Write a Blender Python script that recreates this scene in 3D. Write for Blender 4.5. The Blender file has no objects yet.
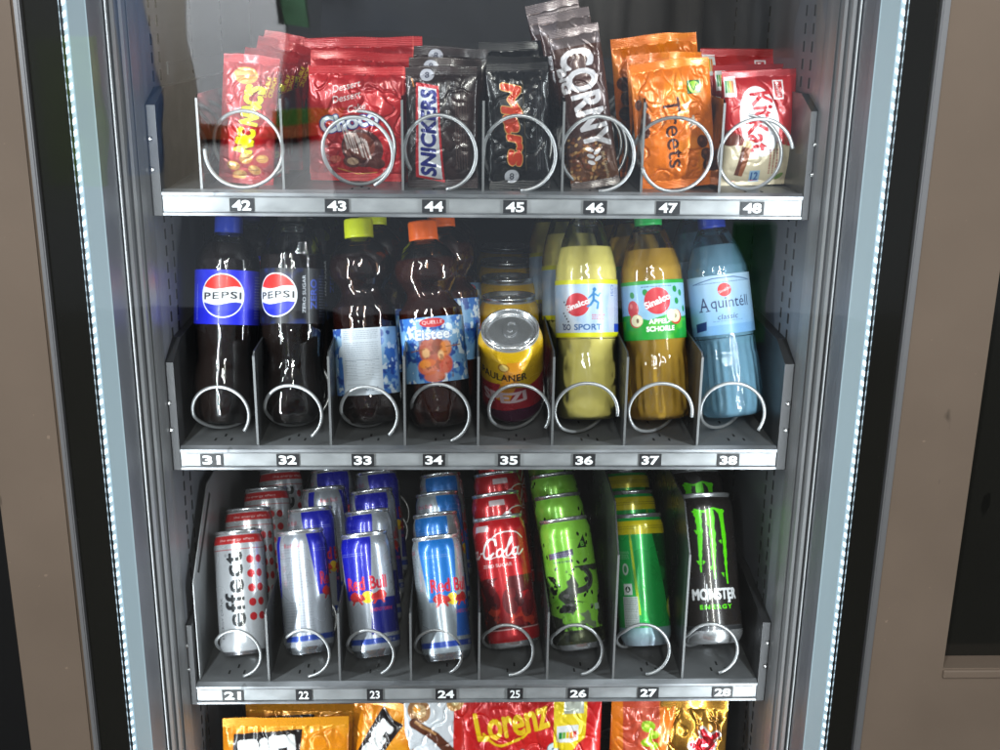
import bpy, bmesh, math, random
import numpy as np
from mathutils import Vector, Matrix
from math import radians as R, sin, cos, pi
random.seed(4)
sc = bpy.context.scene
COL = sc.collection

# ------------------------------------------------------------------ camera model
CAM = (-0.0197, -1.0799, 0.1668); PITCH, YAW, ROLL, F = 0.3011, -0.0343, -0.0123, 1150.0
def proj(x, y, z):
    X, Y, Z = x-CAM[0], y-CAM[1], z-CAM[2]
    c, s = cos(YAW), sin(YAW); X, Y = c*X+s*Y, -s*X+c*Y
    c, s = cos(PITCH), sin(PITCH); f, u = c*Y-s*Z, s*Y+c*Z
    c, s = cos(ROLL), sin(ROLL); r, u = c*X-s*u, s*X+c*u
    return 500+F*r/f, 375-F*u/f
def ray(px, py):
    r, u, f = (px-500)/F, (375-py)/F, 1.0
    c, s = cos(ROLL), sin(ROLL); r, u = c*r+s*u, -s*r+c*u
    c, s = cos(PITCH), sin(PITCH); Y, Z = c*f+s*u, -s*f+c*u
    c, s = cos(YAW), sin(YAW); X, Y = c*r-s*Y, s*r+c*Y
    return X, Y, Z
def at_y(px, py, Y):
    d = ray(px, py); t = (Y-CAM[1])/d[1]
    return CAM[0]+d[0]*t, Y, CAM[2]+d[2]*t
def at_z(px, py, Z):
    d = ray(px, py); t = (Z-CAM[2])/d[2]
    return CAM[0]+d[0]*t, CAM[1]+d[1]*t, Z

# ------------------------------------------------------------------ materials
def mat(name, base=(.5, .5, .5), rough=.5, metal=0, coat=0, spec=.5, trans=0, ior=1.45, emit=None, es=0, noise=0, nscale=20, stretch=(1, 1, 1), bump=0, alpha=1, sub=0):
    m = bpy.data.materials.new(name); m.use_nodes = True; n = m.node_tree; b = n.nodes['Principled BSDF']
    b.inputs['Base Color'].default_value = (*base, 1); b.inputs['Roughness'].default_value = rough
    b.inputs['Metallic'].default_value = metal; b.inputs['Coat Weight'].default_value = coat
    b.inputs['Coat Roughness'].default_value = .05
    b.inputs['Specular IOR Level'].default_value = spec; b.inputs['Transmission Weight'].default_value = trans
    b.inputs['IOR'].default_value = ior
    if sub: b.inputs['Subsurface Weight'].default_value = sub; b.inputs['Subsurface Radius'].default_value = (.02, .015, .006)
    b.inputs['Alpha'].default_value = alpha
    if emit: b.inputs['Emission Color'].default_value = (*emit, 1); b.inputs['Emission Strength'].default_value = es
    if noise or bump:
        tc = n.nodes.new('ShaderNodeTexCoord'); mp = n.nodes.new('ShaderNodeMapping'); mp.inputs['Scale'].default_value = stretch
        nz = n.nodes.new('ShaderNodeTexNoise'); nz.inputs['Scale'].default_value = nscale; nz.inputs['Detail'].default_value = 6
        n.links.new(tc.outputs['Object'], mp.inputs[0]); n.links.new(mp.outputs[0], nz.inputs[0])
        if noise:
            rp = n.nodes.new('ShaderNodeMapRange'); rp.inputs[1].default_value = .3; rp.inputs[2].default_value = .7
            rp.inputs[3].default_value = 1-noise; rp.inputs[4].default_value = 1+noise
            vm = n.nodes.new('ShaderNodeVectorMath'); vm.operation = 'SCALE'; vm.inputs[0].default_value = base
            n.links.new(nz.outputs[0], rp.inputs[0]); n.links.new(rp.outputs[0], vm.inputs['Scale']); n.links.new(vm.outputs[0], b.inputs['Base Color'])
            rr = n.nodes.new('ShaderNodeMapRange'); rr.inputs[1].default_value = .3; rr.inputs[2].default_value = .7
            rr.inputs[3].default_value = rough*(1-noise); rr.inputs[4].default_value = min(1, rough*(1+noise))
            n.links.new(nz.outputs[0], rr.inputs[0]); n.links.new(rr.outputs[0], b.inputs['Roughness'])
        if bump:
            bp = n.nodes.new('ShaderNodeBump'); bp.inputs['Strength'].default_value = bump; bp.inputs['Distance'].default_value = .001
            n.links.new(nz.outputs[0], bp.inputs['Height']); n.links.new(bp.outputs[0], b.inputs['Normal'])
    return m
def print_mat(name, rough=.3, coat=.3, metal_rough=.28, bump=0, spec=.5, bscale=250):
    """colour and metal amount come from the mesh's own colour attribute"""
    m = bpy.data.materials.new(name); m.use_nodes = True; n = m.node_tree; b = n.nodes['Principled BSDF']
    a = n.nodes.new('ShaderNodeVertexColor'); a.layer_name = 'Col'
    n.links.new(a.outputs['Color'], b.inputs['Base Color']); n.links.new(a.outputs['Alpha'], b.inputs['Metallic'])
    b.inputs['Roughness'].default_value = rough; b.inputs['Coat Weight'].default_value = coat; b.inputs['Coat Roughness'].default_value = .08
    b.inputs['Specular IOR Level'].default_value = spec
    tc = n.nodes.new('ShaderNodeTexCoord'); nz = n.nodes.new('ShaderNodeTexNoise'); nz.inputs['Scale'].default_value = bscale
    n.links.new(tc.outputs['Object'], nz.inputs[0])
    rr = n.nodes.new('ShaderNodeMapRange'); rr.inputs[3].default_value = rough*.85; rr.inputs[4].default_value = rough*1.15
    n.links.new(nz.outputs[0], rr.inputs[0]); n.links.new(rr.outputs[0], b.inputs['Roughness'])
    if bump:
        bp = n.nodes.new('ShaderNodeBump'); bp.inputs['Strength'].default_value = bump; bp.inputs['Distance'].default_value = .001
        n.links.new(nz.outputs[0], bp.inputs['Height']); n.links.new(bp.outputs[0], b.inputs['Normal'])
    return m
def clear_mat(name, tint=(1, 1, 1), ior=1.45, rough=.03, floor=0.0, bump=0, bscale=30):
    m = bpy.data.materials.new(name); m.use_nodes = True; n = m.node_tree; n.nodes.clear()
    o = n.nodes.new('ShaderNodeOutputMaterial'); mx = n.nodes.new('ShaderNodeMixShader')
    t = n.nodes.new('ShaderNodeBsdfTransparent'); t.inputs[0].default_value = (*tint, 1)
    g = n.nodes.new('ShaderNodeBsdfGlossy'); g.inputs['Roughness'].default_value = rough; g.inputs[0].default_value = (1, 1, 1, 1)
    fr = n.nodes.new('ShaderNodeFresnel'); fr.inputs[0].default_value = ior
    ad = n.nodes.new('ShaderNodeMath'); ad.operation = 'ADD'; ad.inputs[1].default_value = floor; ad.use_clamp = True
    n.links.new(fr.outputs[0], ad.inputs[0]); n.links.new(ad.outputs[0], mx.inputs[0]); n.links.new(t.outputs[0], mx.inputs[1]); n.links.new(g.outputs[0], mx.inputs[2]); n.links.new(mx.outputs[0], o.inputs[0])
    if bump:
        tc = n.nodes.new('ShaderNodeTexCoord'); nz = n.nodes.new('ShaderNodeTexNoise'); nz.inputs['Scale'].default_value = bscale
        bp = n.nodes.new('ShaderNodeBump'); bp.inputs['Strength'].default_value = bump; bp.inputs['Distance'].default_value = .004
        n.links.new(tc.outputs['Object'], nz.inputs[0]); n.links.new(nz.outputs[0], bp.inputs['Height'])
        n.links.new(bp.outputs[0], g.inputs['Normal']); n.links.new(bp.outputs[0], fr.inputs['Normal'])
    return m

M = dict(
    beige=mat('beige_powder_coat', (.182, .140, .105), .55, noise=.07, nscale=9, bump=.05),
    trim=mat('aluminium_trim', (.42, .43, .44), .35, .7, noise=.1, nscale=12, stretch=(1, 1, .1)),
    border=mat('black_printed_glass', (.012, .012, .010), .16, 0, coat=.3, noise=.1, nscale=5),
    channel=mat('pale_channel', (.25, .31, .34), .5, .0, emit=(.50, .68, .78), es=.26,  noise=.05, nscale=6, stretch=(1, 1, .2)),  # own emission stands in for strip light on the channel
    darkch=mat('grey_channel', (.085, .088, .10), .42, .2, noise=.2, nscale=14, stretch=(1, 1, .1)),
    steel=mat('pillar_steel', (.21, .21, .215), .4, .4, noise=.25, nscale=30, stretch=(1, 1, .06)),
    gasket=mat('black_gasket', (.012, .012, .013), .6),
    wall=mat('grey_side_wall', (.15, .155, .17), .42, .25, noise=.15, nscale=12),
    hole=mat('dark_slot', (.004, .004, .004), .8),
    back=mat('dark_back_wall', (.018, .018, .021), .5, .3, noise=.3, nscale=8),
    tray=mat('tray_steel', (.15, .155, .16), .36, .4, noise=.2, nscale=25, bump=.05),
    divider=mat('divider_plate', (.17, .175, .18), .34, .75, noise=.15, nscale=20),
    divclear=mat('divider_grey', (.06, .062, .065), .30, .5, noise=.15, nscale=20),
    sideplate=mat('side_bracket', (.035, .035, .037), .4, .5, noise=.2, nscale=25),
    rail=mat('rail_aluminium', (.28, .29, .305), .42, .75, noise=.3, nscale=40, stretch=(.35, 1, 1.2), bump=.12),
    wire=mat('coil_wire', (.38, .39, .40), .38, .7, noise=.12, nscale=40),
    plate=mat('number_plate_black', (.012, .012, .014), .45),
    digits=mat('digits_white', (.80, .81, .82), .5),
    alu=mat('can_aluminium', (.72, .73, .75), .26, .9, noise=.1, nscale=40),
    screw=mat('screw_zinc', (.5, .5, .5), .3, 1),
    black=mat('dark_room', (.01, .01, .01), .8),
    led=mat('led_lens', (.8, .9, 1), .3, emit=(.68, .86, 1), es=2.2),
    ledbase=mat('led_carrier', (.45, .55, .6), .4, emit=(.55, .75, .9), es=.5),
    glass=clear_mat('glass_pane', (.97, .985, .98), 1.45, .02, .032, .25, 6),
    pet=clear_mat('pet_clear', (.96, .97, .97), 1.33, .04, .04, .9, 38),
    petblue=clear_mat('pet_blue', (.74, .88, .97), 1.33, .04, .04, .9, 38),
    petbrown=clear_mat('pet_tea', (.82, .62, .5), 1.38, .04, .04, .9, 38),
    cola=mat('cola', (.010, .006, .005), .08, ior=1.35, bump=.25, nscale=30),
    tea=mat('dark_iced_tea', (.02, .005, .003), .08, ior=1.35, trans=.3, bump=.25, nscale=30),
    tea2=mat('amber_iced_tea', (.06, .014, .004), .08, ior=1.35, trans=.35, bump=.25, nscale=30),
    sport=mat('cloudy_lemonade', (.88, .75, .20), .25, ior=1.35, noise=.06, nscale=20),
    apple=mat('apple_spritzer', (1.0, .58, .07), .03, ior=1.33, trans=.42, alpha=.80, bump=.6, nscale=25),
    water=mat('water', (.62, .88, 1.0), .02, ior=1.33, trans=.42, alpha=.66, bump=.8, nscale=30),
    can=print_mat('printed_can', .27, .6, bscale=30), foil=print_mat('printed_foil', .27, .4, bump=.15, bscale=75),
    label=print_mat('printed_label', .38, .15), carton=print_mat('glossy_wrap', .26, .3, bump=.10, bscale=60),
)
def scuff(m):
    n = m.node_tree; b = n.nodes['Principled BSDF']; src = b.inputs['Base Color'].links[0].from_socket; tc = n.nodes.new('ShaderNodeTexCoord'); last = src
    for sc_, lo, st, k in ((38, .70, (1, 1, .35), .55), (7, .66, (1, 1, .25), .86), (120, .74, (1, 1, 1), 1.5)):
        mp = n.nodes.new('ShaderNodeMapping'); mp.inputs['Scale'].default_value = st; z = n.nodes.new('ShaderNodeTexNoise'); z.inputs['Scale'].default_value = sc_; z.inputs['Detail'].default_value = 3
        r = n.nodes.new('ShaderNodeMapRange'); r.inputs[1].default_value = lo; r.inputs[2].default_value = lo+.03; r.inputs[3].default_value = 1; r.inputs[4].default_value = k
        v = n.nodes.new('ShaderNodeVectorMath'); v.operation = 'SCALE'; n.links.new(tc.outputs['Object'], mp.inputs[0]); n.links.new(mp.outputs[0], z.inputs[0]); n.links.new(z.outputs[0], r.inputs[0]); n.links.new(last, v.inputs[0]); n.links.new(r.outputs[0], v.inputs['Scale']); last = v.outputs[0]
    n.links.new(last, b.inputs['Base Color'])
for k_ in ('beige', 'border', 'trim', 'rail'): scuff(M[k_])
def capmat(n, c): M[n] = mat(n, c, .35, coat=.2); return M[n]
capmat('cap_yellow', (.72, .80, .02)); capmat('cap_orange', (.85, .13, .01)); capmat('cap_blue', (.02, .05, .40)); capmat('cap_green', (.03, .45, .10)); capmat('cap_clear', (.45, .46, .42)); capmat('cap_black', (.02, .02, .02))

# ------------------------------------------------------------------ object helpers
def tag(o, label=None, cat=None, group=None, kind=None):
    if label: o['label'] = label
    if cat: o['category'] = cat
    if group: o['group'] = group
    if kind: o['kind'] = kind
    return o
def empty(name, loc=(0, 0, 0)):
    o = bpy.data.objects.new(name, None); o.empty_display_size = .02; COL.objects.link(o); o.location = loc; return o
def link(name, me, m=None, parent=None):
    o = bpy.data.objects.new(name, me); COL.objects.link(o)
    if m is not None and not me.materials:
        for k in (m if isinstance(m, (list, tuple)) else [m]): me.materials.append(k)
    if parent: o.parent = parent
    return o
def bm_obj(name, bm, m, parent=None, smooth=False):
    me = bpy.data.meshes.new(name); bm.to_mesh(me); bm.free()
    if smooth: me.shade_smooth()
    return link(name, me, m, parent)
def add_box(bm, a, b, mi=0, bev=0):
    x0, y0, z0 = a; x1, y1, z1 = b
    vs = [bm.verts.new(p) for p in ((x0, y0, z0), (x1, y0, z0), (x1, y1, z0), (x0, y1, z0), (x0, y0, z1), (x1, y0, z1), (x1, y1, z1), (x0, y1, z1))]
    fs = []
    for q in ((0, 3, 2, 1), (4, 5, 6, 7), (0, 1, 5, 4), (1, 2, 6, 5), (2, 3, 7, 6), (3, 0, 4, 7)):
        f = bm.faces.new([vs[i] for i in q]); f.material_index = mi; fs.append(f)
    if bev:
        es = {e for f in fs for e in f.edges}
        bmesh.ops.bevel(bm, geom=list(es), offset=bev, segments=2, affect='EDGES', profile=.5)
def box(name, a, b, m, parent=None, bev=0):
    bm = bmesh.new(); add_box(bm, tuple(map(min, zip(a, b))), tuple(map(max, zip(a, b))), 0, bev); return bm_obj(name, bm, m, parent)
def add_prism_x(bm, pts, x0, x1, mi=0):
    """polygon in (y, z) extruded along x"""
    A = [bm.verts.new((x0, y, z)) for y, z in pts]; B = [bm.verts.new((x1, y, z)) for y, z in pts]; n = len(pts)
    for f in [bm.faces.new(A[::-1]), bm.faces.new(B)] + [bm.faces.new((A[i], A[(i+1) % n], B[(i+1) % n], B[i])) for i in range(n)]: f.material_index = mi
def grid_mesh(name, P, col=None, closed=False, flip=False):
    """P: (ny, nx, 3) array of points, col: (ny, nx, 4)"""
    ny, nx = P.shape[:2]
    me = bpy.data.meshes.new(name)
    idx = np.arange(ny*nx).reshape(ny, nx)
    if closed: idx = np.concatenate([idx, idx[:, :1]], 1)
    q = np.stack([idx[:-1, :-1], idx[:-1, 1:], idx[1:, 1:], idx[1:, :-1]], -1).reshape(-1, 4)
    if flip: q = q[:, ::-1]
    me.vertices.add(ny*nx); me.vertices.foreach_set('co', P.astype(np.float32).ravel())
    me.loops.add(q.size); me.loops.foreach_set('vertex_index', q.astype(np.int32).ravel())
    me.polygons.add(len(q)); me.polygons.foreach_set('loop_start', np.arange(0, q.size, 4, dtype=np.int32))
    me.update(calc_edges=True); me.shade_smooth()
    if col is not None:
        a = me.color_attributes.new('Col', 'FLOAT_COLOR', 'POINT'); a.data.foreach_set('color', col.astype(np.float32).ravel())
    return me
def lathe_mesh(name, prof, seg=48, mod=None):
    """prof: list of (r, z); mod(theta, z) scales the radius"""
    th = np.linspace(0, 2*pi, seg, endpoint=False); r = np.array([p[0] for p in prof]); z = np.array([p[1] for p in prof])
    T, Z = np.meshgrid(th, z); RR = np.repeat(r[:, None], seg, 1)
    dz = 0
    if mod: k = mod(T, Z); RR = RR*k
    P = np.stack([RR*np.sin(T), -RR*np.cos(T), Z], -1)
    return grid_mesh(name, P, closed=True, flip=False)
def smooth_prof(pts, n=6):
    """Catmull-Rom through (r, z) points"""
    p = [pts[0]]+list(pts)+[pts[-1]]; out = []
    for i in range(1, len(p)-2):
        for k in range(n):
            t = k/n; a, b, c, d = (np.array(p[j]) for j in (i-1, i, i+1, i+2))
            out.append(tuple(.5*(2*b+(c-a)*t+(2*a-5*b+4*c-d)*t*t+(3*b-a-3*c+d)*t**3)))
    out.append(pts[-1]); return [(max(r, 0.0), z) for r, z in out]
def tube(name, pts, rad, m, parent=None, seg=8):
    P = np.array(pts, float); n = len(P); T = np.gradient(P, axis=0); T /= np.linalg.norm(T, axis=1)[:, None]
    up = np.array([0, 1, 0.]); A = np.cross(T, up); A /= np.linalg.norm(A, axis=1)[:, None]+1e-9; B = np.cross(T, A)
    th = np.linspace(0, 2*pi, seg, endpoint=False)
    rr = np.full(n, rad)
    G = P[:, None]+rr[:, None, None]*(A[:, None]*np.cos(th)[None, :, None]+B[:, None]*np.sin(th)[None, :, None])
    G = np.concatenate([np.repeat(P[:1, None], seg, 1), G, np.repeat(P[-1:, None], seg, 1)], 0)
    return link(name, grid_mesh(name, G, closed=True), m, parent)

# ------------------------------------------------------------------ printing: shapes rasterised onto the vertices of a fine mesh
def lin(c):
    c = np.array(c[:3], float)/255.; return np.where(c <= .04045, c/12.92, ((c+.055)/1.055)**2.4)
_txt = {}
def text_tris(s, bold, space=1.0):
    k = (s, bold, space)
    if k in _txt: return _txt[k]
    cu = bpy.data.curves.new('t', 'FONT'); cu.body = s; cu.resolution_u = 3; cu.offset = bold; cu.fill_mode = 'FRONT'; cu.space_character = space
    o = bpy.data.objects.new('t', cu); COL.objects.link(o); bpy.context.view_layer.update()
    dg = bpy.context.evaluated_depsgraph_get(); me = o.evaluated_get(dg).to_mesh(); me.calc_loop_triangles()
    v = np.array([x.co[:2] for x in me.vertices]).reshape(-1, 2); t = np.array([x.vertices[:] for x in me.loop_triangles]).reshape(-1, 3)
    o.evaluated_get(dg).to_mesh_clear(); bpy.data.objects.remove(o); bpy.data.curves.remove(cu)
    _txt[k] = (v, t); return v, t
class Print:
    def __init__(s, W, H, g=.6, bg=(255, 255, 255), metal=0.):
        s.W, s.H, s.g = W, H, g; s.nx, s.ny = int(round(W/g)), int(round(H/g)); s.px = W/(s.nx*2); s.py = H/(s.ny*2)
        s.a = np.zeros((s.ny*2, s.nx*2, 4)); s.a[..., :3] = lin(bg); s.a[..., 3] = metal
        s.Y, s.X = np.mgrid[0:s.ny*2, 0:s.nx*2]; s.X = (s.X+.5)*s.px; s.Y = (s.Y+.5)*s.py
        s.rs = np.random.RandomState(int(W*7+H*13+sum(bg)))
    def put(s, mask, col, metal=None, alpha=1., sl=None):
        a = s.a if sl is None else s.a[sl]; m = mask.astype(float)*alpha
        a[..., :3] = a[..., :3]*(1-m[..., None])+lin(col)*m[..., None]
        if metal is not None: a[..., 3] = a[..., 3]*(1-m)+metal*m
    def _sl(s, x0, x1, y0, y1):
        i0, i1 = max(0, int(x0/s.px)-1), min(s.nx*2, int(x1/s.px)+2); j0, j1 = max(0, int(y0/s.py)-1), min(s.ny*2, int(y1/s.py)+2)
        return (slice(j0, max(j0, j1)), slice(i0, max(i0, i1)))
    def rect(s, x0, y0, x1, y1, col, metal=None, alpha=1.):
        sl = s._sl(x0, x1, y0, y1); X, Y = s.X[sl], s.Y[sl]; s.put((X >= x0) & (X < x1) & (Y >= y0) & (Y < y1), col, metal, alpha, sl)
    def ell(s, cx, cy, rx, ry, col, rot=0, metal=None, alpha=1., soft=0):
        m = max(rx, ry)*1.05+soft; sl = s._sl(cx-m, cx+m, cy-m, cy+m); X, Y = s.X[sl]-cx, s.Y[sl]-cy; c, q = cos(R(rot)), sin(R(rot))
        u, v = (X*c+Y*q)/rx, (-X*q+Y*c)/ry; d = np.sqrt(u*u+v*v)
        s.put(d < 1 if not soft else np.clip((1-d)/soft*rx, 0, 1), col, metal, alpha, sl)
    def poly(s, pts, col, metal=None, alpha=1.):
        P = np.array(pts, float); sl = s._sl(P[:, 0].min(), P[:, 0].max(), P[:, 1].min(), P[:, 1].max()); X, Y = s.X[sl], s.Y[sl]
        m = np.zeros(X.shape, bool); n = len(P)
        for i in range(n):
            (x0, y0), (x1, y1) = P[i], P[(i+1) % n]
            if y0 == y1: continue
            m ^= ((y0 > Y) != (y1 > Y)) & (X < (x1-x0)*(Y-y0)/(y1-y0)+x0)
        s.put(m, col, metal, alpha, sl)
    def line(s, pts, w, col, metal=None, alpha=1., curve=False):
        if curve: pts = smooth2(pts)
        P = np.array(pts, float); w2 = w/2; sl = s._sl(P[:, 0].min()-w, P[:, 0].max()+w, P[:, 1].min()-w, P[:, 1].max()+w); X, Y = s.X[sl], s.Y[sl]; m = np.zeros(X.shape, bool)
        for (x0, y0), (x1, y1) in zip(P[:-1], P[1:]):
            dx, dy = x1-x0, y1-y0; L = dx*dx+dy*dy+1e-9; t = np.clip(((X-x0)*dx+(Y-y0)*dy)/L, 0, 1)
            m |= (X-x0-t*dx)**2+(Y-y0-t*dy)**2 < w2*w2
        s.put(m, col, metal, alpha, sl)
    def text(s, t, cx, cy, w, h, col, bold=.0, rot=0, shear=0, outline=None, ow=.03, metal=None, alpha=1., warp=None, space=1.0):
        """centred on (cx, cy), fitted into w x h millimetres, turned by rot degrees"""
        v0, tr = text_tris(t, 0, space); mn, mx = v0.min(0), v0.max(0); k = (w/(mx-mn)[0]+h/(mx-mn)[1])/2; rb = bold*k
        v = (v0-(mn+mx)/2)/(mx-mn)*np.array([max(w-2*rb, w*.5), max(h-2*rb, h*.5)]); v[:, 0] += v[:, 1]*shear
        if warp: v = warp(v)
        cr, sr = cos(R(rot)), sin(R(rot)); v = np.stack([cx+v[:, 0]*cr-v[:, 1]*sr, cy+v[:, 0]*sr+v[:, 1]*cr], 1)
        pad = rb+ow*k+1; sl = s._sl(v[:, 0].min()-pad, v[:, 0].max()+pad, v[:, 1].min()-pad, v[:, 1].max()+pad)
        if s.a[sl].size == 0: return
        m = np.zeros(s.a.shape[:2], bool)
        for a, b, d in v[tr]:
            q = s._sl(min(a[0], b[0], d[0]), max(a[0], b[0], d[0]), min(a[1], b[1], d[1]), max(a[1], b[1], d[1])); X, Y = s.X[q], s.Y[q]
            if X.size == 0: continue
            e = lambda p, r: (r[0]-p[0])*(Y-p[1])-(r[1]-p[1])*(X-p[0])
            e1, e2, e3 = e(a, b), e(b, d), e(d, a)
            m[q] |= ((e1 >= 0) & (e2 >= 0) & (e3 >= 0)) | ((e1 <= 0) & (e2 <= 0) & (e3 <= 0))
        m = m[sl]
        for rad, c in ([(rb+ow*k, outline)] if outline else [])+[(rb, col)]:
            rp = rad/s.px; n = int(rp+.5); mm = m.copy()
            for dy in range(-n, n+1):
                for dx in range(-n, n+1):
                    if 0 < dx*dx+dy*dy <= (rp+.3)**2:
                        y0, y1, x0, x1 = max(0, dy), m.shape[0]+min(0, dy), max(0, dx), m.shape[1]+min(0, dx)
                        if y1 > y0 and x1 > x0: mm[y0:y1, x0:x1] |= m[y0-dy:y1-dy, x0-dx:x1-dx]
            s.put(mm, c, metal, alpha, sl)
    def lines(s, x0, y0, x1, y1, n, col, seed=0, th=.45, rot=False):
        """fine print: rows of short dashes, too small to read in the photograph"""
        rs = np.random.RandomState(seed)
        for k in range(n):
            t = (k+.5)/n; x, end = (x0, x1) if not rot else (y0, y1)
            while x < end-1:
                L = rs.uniform(1.0, 3.2); e = min(x+L, end)
                if rot: c = x0+(x1-x0)*t; s.rect(c-th/2, x, c+th/2, e, col, None, .8)
                else: c = y0+(y1-y0)*t; s.rect(x, c-th/2, e, c+th/2, col, None, .8)
                x = e+rs.uniform(.5, .9)
            if rs.rand() < .15: continue
    def noise(s, col, scale, thr=.5, alpha=1., seed=0, box=None, soft=.12, metal=None, ax=1., ay=1.):
        n = fbm(s.X*ax/scale, s.Y*ay/scale, seed, 3); m = np.clip((n-thr)/soft, 0, 1)
        if box: m = m*((s.X >= box[0]) & (s.X < box[2]) & (s.Y >= box[1]) & (s.Y < box[3]))
        s.put(m, col, metal, alpha)
    def grad(s, y0, y1, c0, c1, x0=-1, x1=1e9):
        m = (s.Y >= y0) & (s.Y < y1) & (s.X >= x0) & (s.X < x1); t = np.clip((s.Y-y0)/(y1-y0), 0, 1)[..., None]
        s.a[..., :3] = np.where(m[..., None], lin(c0)*(1-t)+lin(c1)*t, s.a[..., :3])
    def out(s):
        o = s.a.reshape(s.ny, 2, s.nx, 2, 4).mean((1, 3)); o[..., :3] *= .86; return o
def smooth2(pts, n=7): 
    p = [pts[0]]+list(pts)+[pts[-1]]; out = []
    for i in range(1, len(p)-2):
        for k in range(n):
            t = k/n; a, b, c, d = (np.array(p[j], float) for j in (i-1, i, i+1, i+2)); out.append(tuple(.5*(2*b+(c-a)*t+(2*a-5*b+4*c-d)*t*t+(3*b-a-3*c+d)*t**3)))
    out.append(tuple(pts[-1])); return out
def vnoise(x, y, seed):
    xi, yi = np.floor(x).astype(int), np.floor(y).astype(int); fx, fy = x-xi, y-yi; fx = fx*fx*(3-2*fx); fy = fy*fy*(3-2*fy)
    def h(a, b):
        k = (a*374761393+b*668265263+seed*1442695041) & 0x7fffffff; k = ((k ^ (k >> 13))*1274126177) & 0x7fffffff; return ((k ^ (k >> 16)) & 0xffff)/65535.
    return (h(xi, yi)*(1-fx)+h(xi+1, yi)*fx)*(1-fy)+(h(xi, yi+1)*(1-fx)+h(xi+1, yi+1)*fx)*fy
def fbm(x, y, seed, o=3):
    t = 0; a = .5; n = 0
    for k in range(o): t = t+a*vnoise(x*2**k, y*2**k, seed+k*17); n += a; a *= .5
    return t/n
# ------------------------------------------------------------------ can, bottle, bag builders (prototype meshes in millimetres -> metres)
def can_radius(z, R0, h):
    zs = [0, 1.5, 4, 8, 12, h-16, h-11, h-7, h-4.5]; rs = [.80, .845, .90, .97, 1, 1, .975, .93, .895]
    if h < 125: zs = [0, 1.5, 4, 8, 12, h-16, h-11, h-7, h-4.5]; rs = [.74, .80, .87, .96, 1, 1, .96, .89, .84]
    return np.interp(z, zs, rs)*R0
def can_meshes(name, d, h, pr, base=0):
    """pr: Print of the body from z=base to z=h-4.5; returns dict of meshes"""
    R0 = d/2; col = pr.out(); ny, nx = col.shape[:2]
    z = np.linspace(base, h-4.5, ny); th = (np.arange(nx)+.5)/nx*2*pi-pi
    zz = np.clip(z, 0, h); r = can_radius(zz, R0, h)
    ker = np.ones(9)/9; rp = np.pad(r, 4, mode='edge'); r = np.convolve(rp, ker, 'valid')
    T, RR = np.meshgrid(th, r); Z = np.repeat(z[:, None], nx, 1)
    dent = fbm(T*1.7+7, Z/28+3, int(h), 2); RR = RR*(1+.006*(dent-.5))
    P = np.stack([RR*np.sin(T), -RR*np.cos(T), Z], -1)/1000
    body = grid_mesh(name+'_print', P, col, closed=True)
    rt = r[-1]; lidp = [(rt, h-4.5), (rt+.3, h-3.6), (rt+1.0, h-2.6), (rt+1.1, h-1), (rt+.5, h-.1), (rt-.4, h), (rt-1.2, h-.6), (rt-2.0, h-5), (rt-3, h-6.2), (rt-4, h-5.6), (rt-5, h-4.2), (rt-9, h-4.0), (0.01, h-4.0)]
    lid = lathe_mesh(name+'_lid', [(a/1000, b/1000) for a, b in lidp], 56)
    r0 = r[0] if base else R0*.80
    bp = [(0.01, 9), (R0*.4, 8), (R0*.66, 4), (R0*.72, .8), (R0*.76, 0), (R0*.80, .4)]
    if base: bp += [(can_radius(q, R0, h), q) for q in np.linspace(1.5, base, 5)]
    bs = lathe_mesh(name+'_base', [(a/1000, b/1000) for a, b in bp], 56)
    bm = bmesh.new()                                   # pull tab: a ring plate with a rivet
    n = 20
    for ring, (rx, ry, cy) in enumerate(((7.5, 11, 2), (4.2, 4.5, 6))):
        pass
    out = [bm.verts.new((7.2*cos(2*pi*i/n)/1000, (11*sin(2*pi*i/n)+2)/1000, (h-2.6)/1000)) for i in range(n)]
    inn = [bm.verts.new((4.4*cos(2*pi*i/n)/1000, (4.2*sin(2*pi*i/n)+7)/1000, (h-2.6)/1000)) for i in range(n)]
    for i in range(n): bm.faces.new((out[i], out[(i+1) % n], inn[(i+1) % n], inn[i]))
    g = bmesh.ops.extrude_face_region(bm, geom=bm.faces[:]); bmesh.ops.translate(bm, verts=[v for v in g['geom'] if isinstance(v, bmesh.types.BMVert)], vec=(0, 0, -.0008))
    bmesh.ops.create_cone(bm, segments=14, radius1=.0032, radius2=.0026, depth=.0025, cap_ends=True, matrix=Matrix.Translation((0, -.0005, (h-2.8)/1000)))
    bmesh.ops.recalc_face_normals(bm, faces=bm.faces[:])
    tab = bpy.data.meshes.new(name+'_tab'); bm.to_mesh(tab); bm.free()
    return dict(kind='can', body=body, lid=lid, base=bs, tab=tab, R=R0/1000, h=h/1000)
def make_can(p, name='drink_can'):
    t = empty(name)
    link('body', p['body'], M['can'], t); l = link('lid', p['lid'], M['alu'], t); link('pull_tab', p['tab'], M['alu'], l); link('base', p['base'], M['alu'], t)
    t['R'] = p['R']; t['h'] = p['h']; return t

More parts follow.
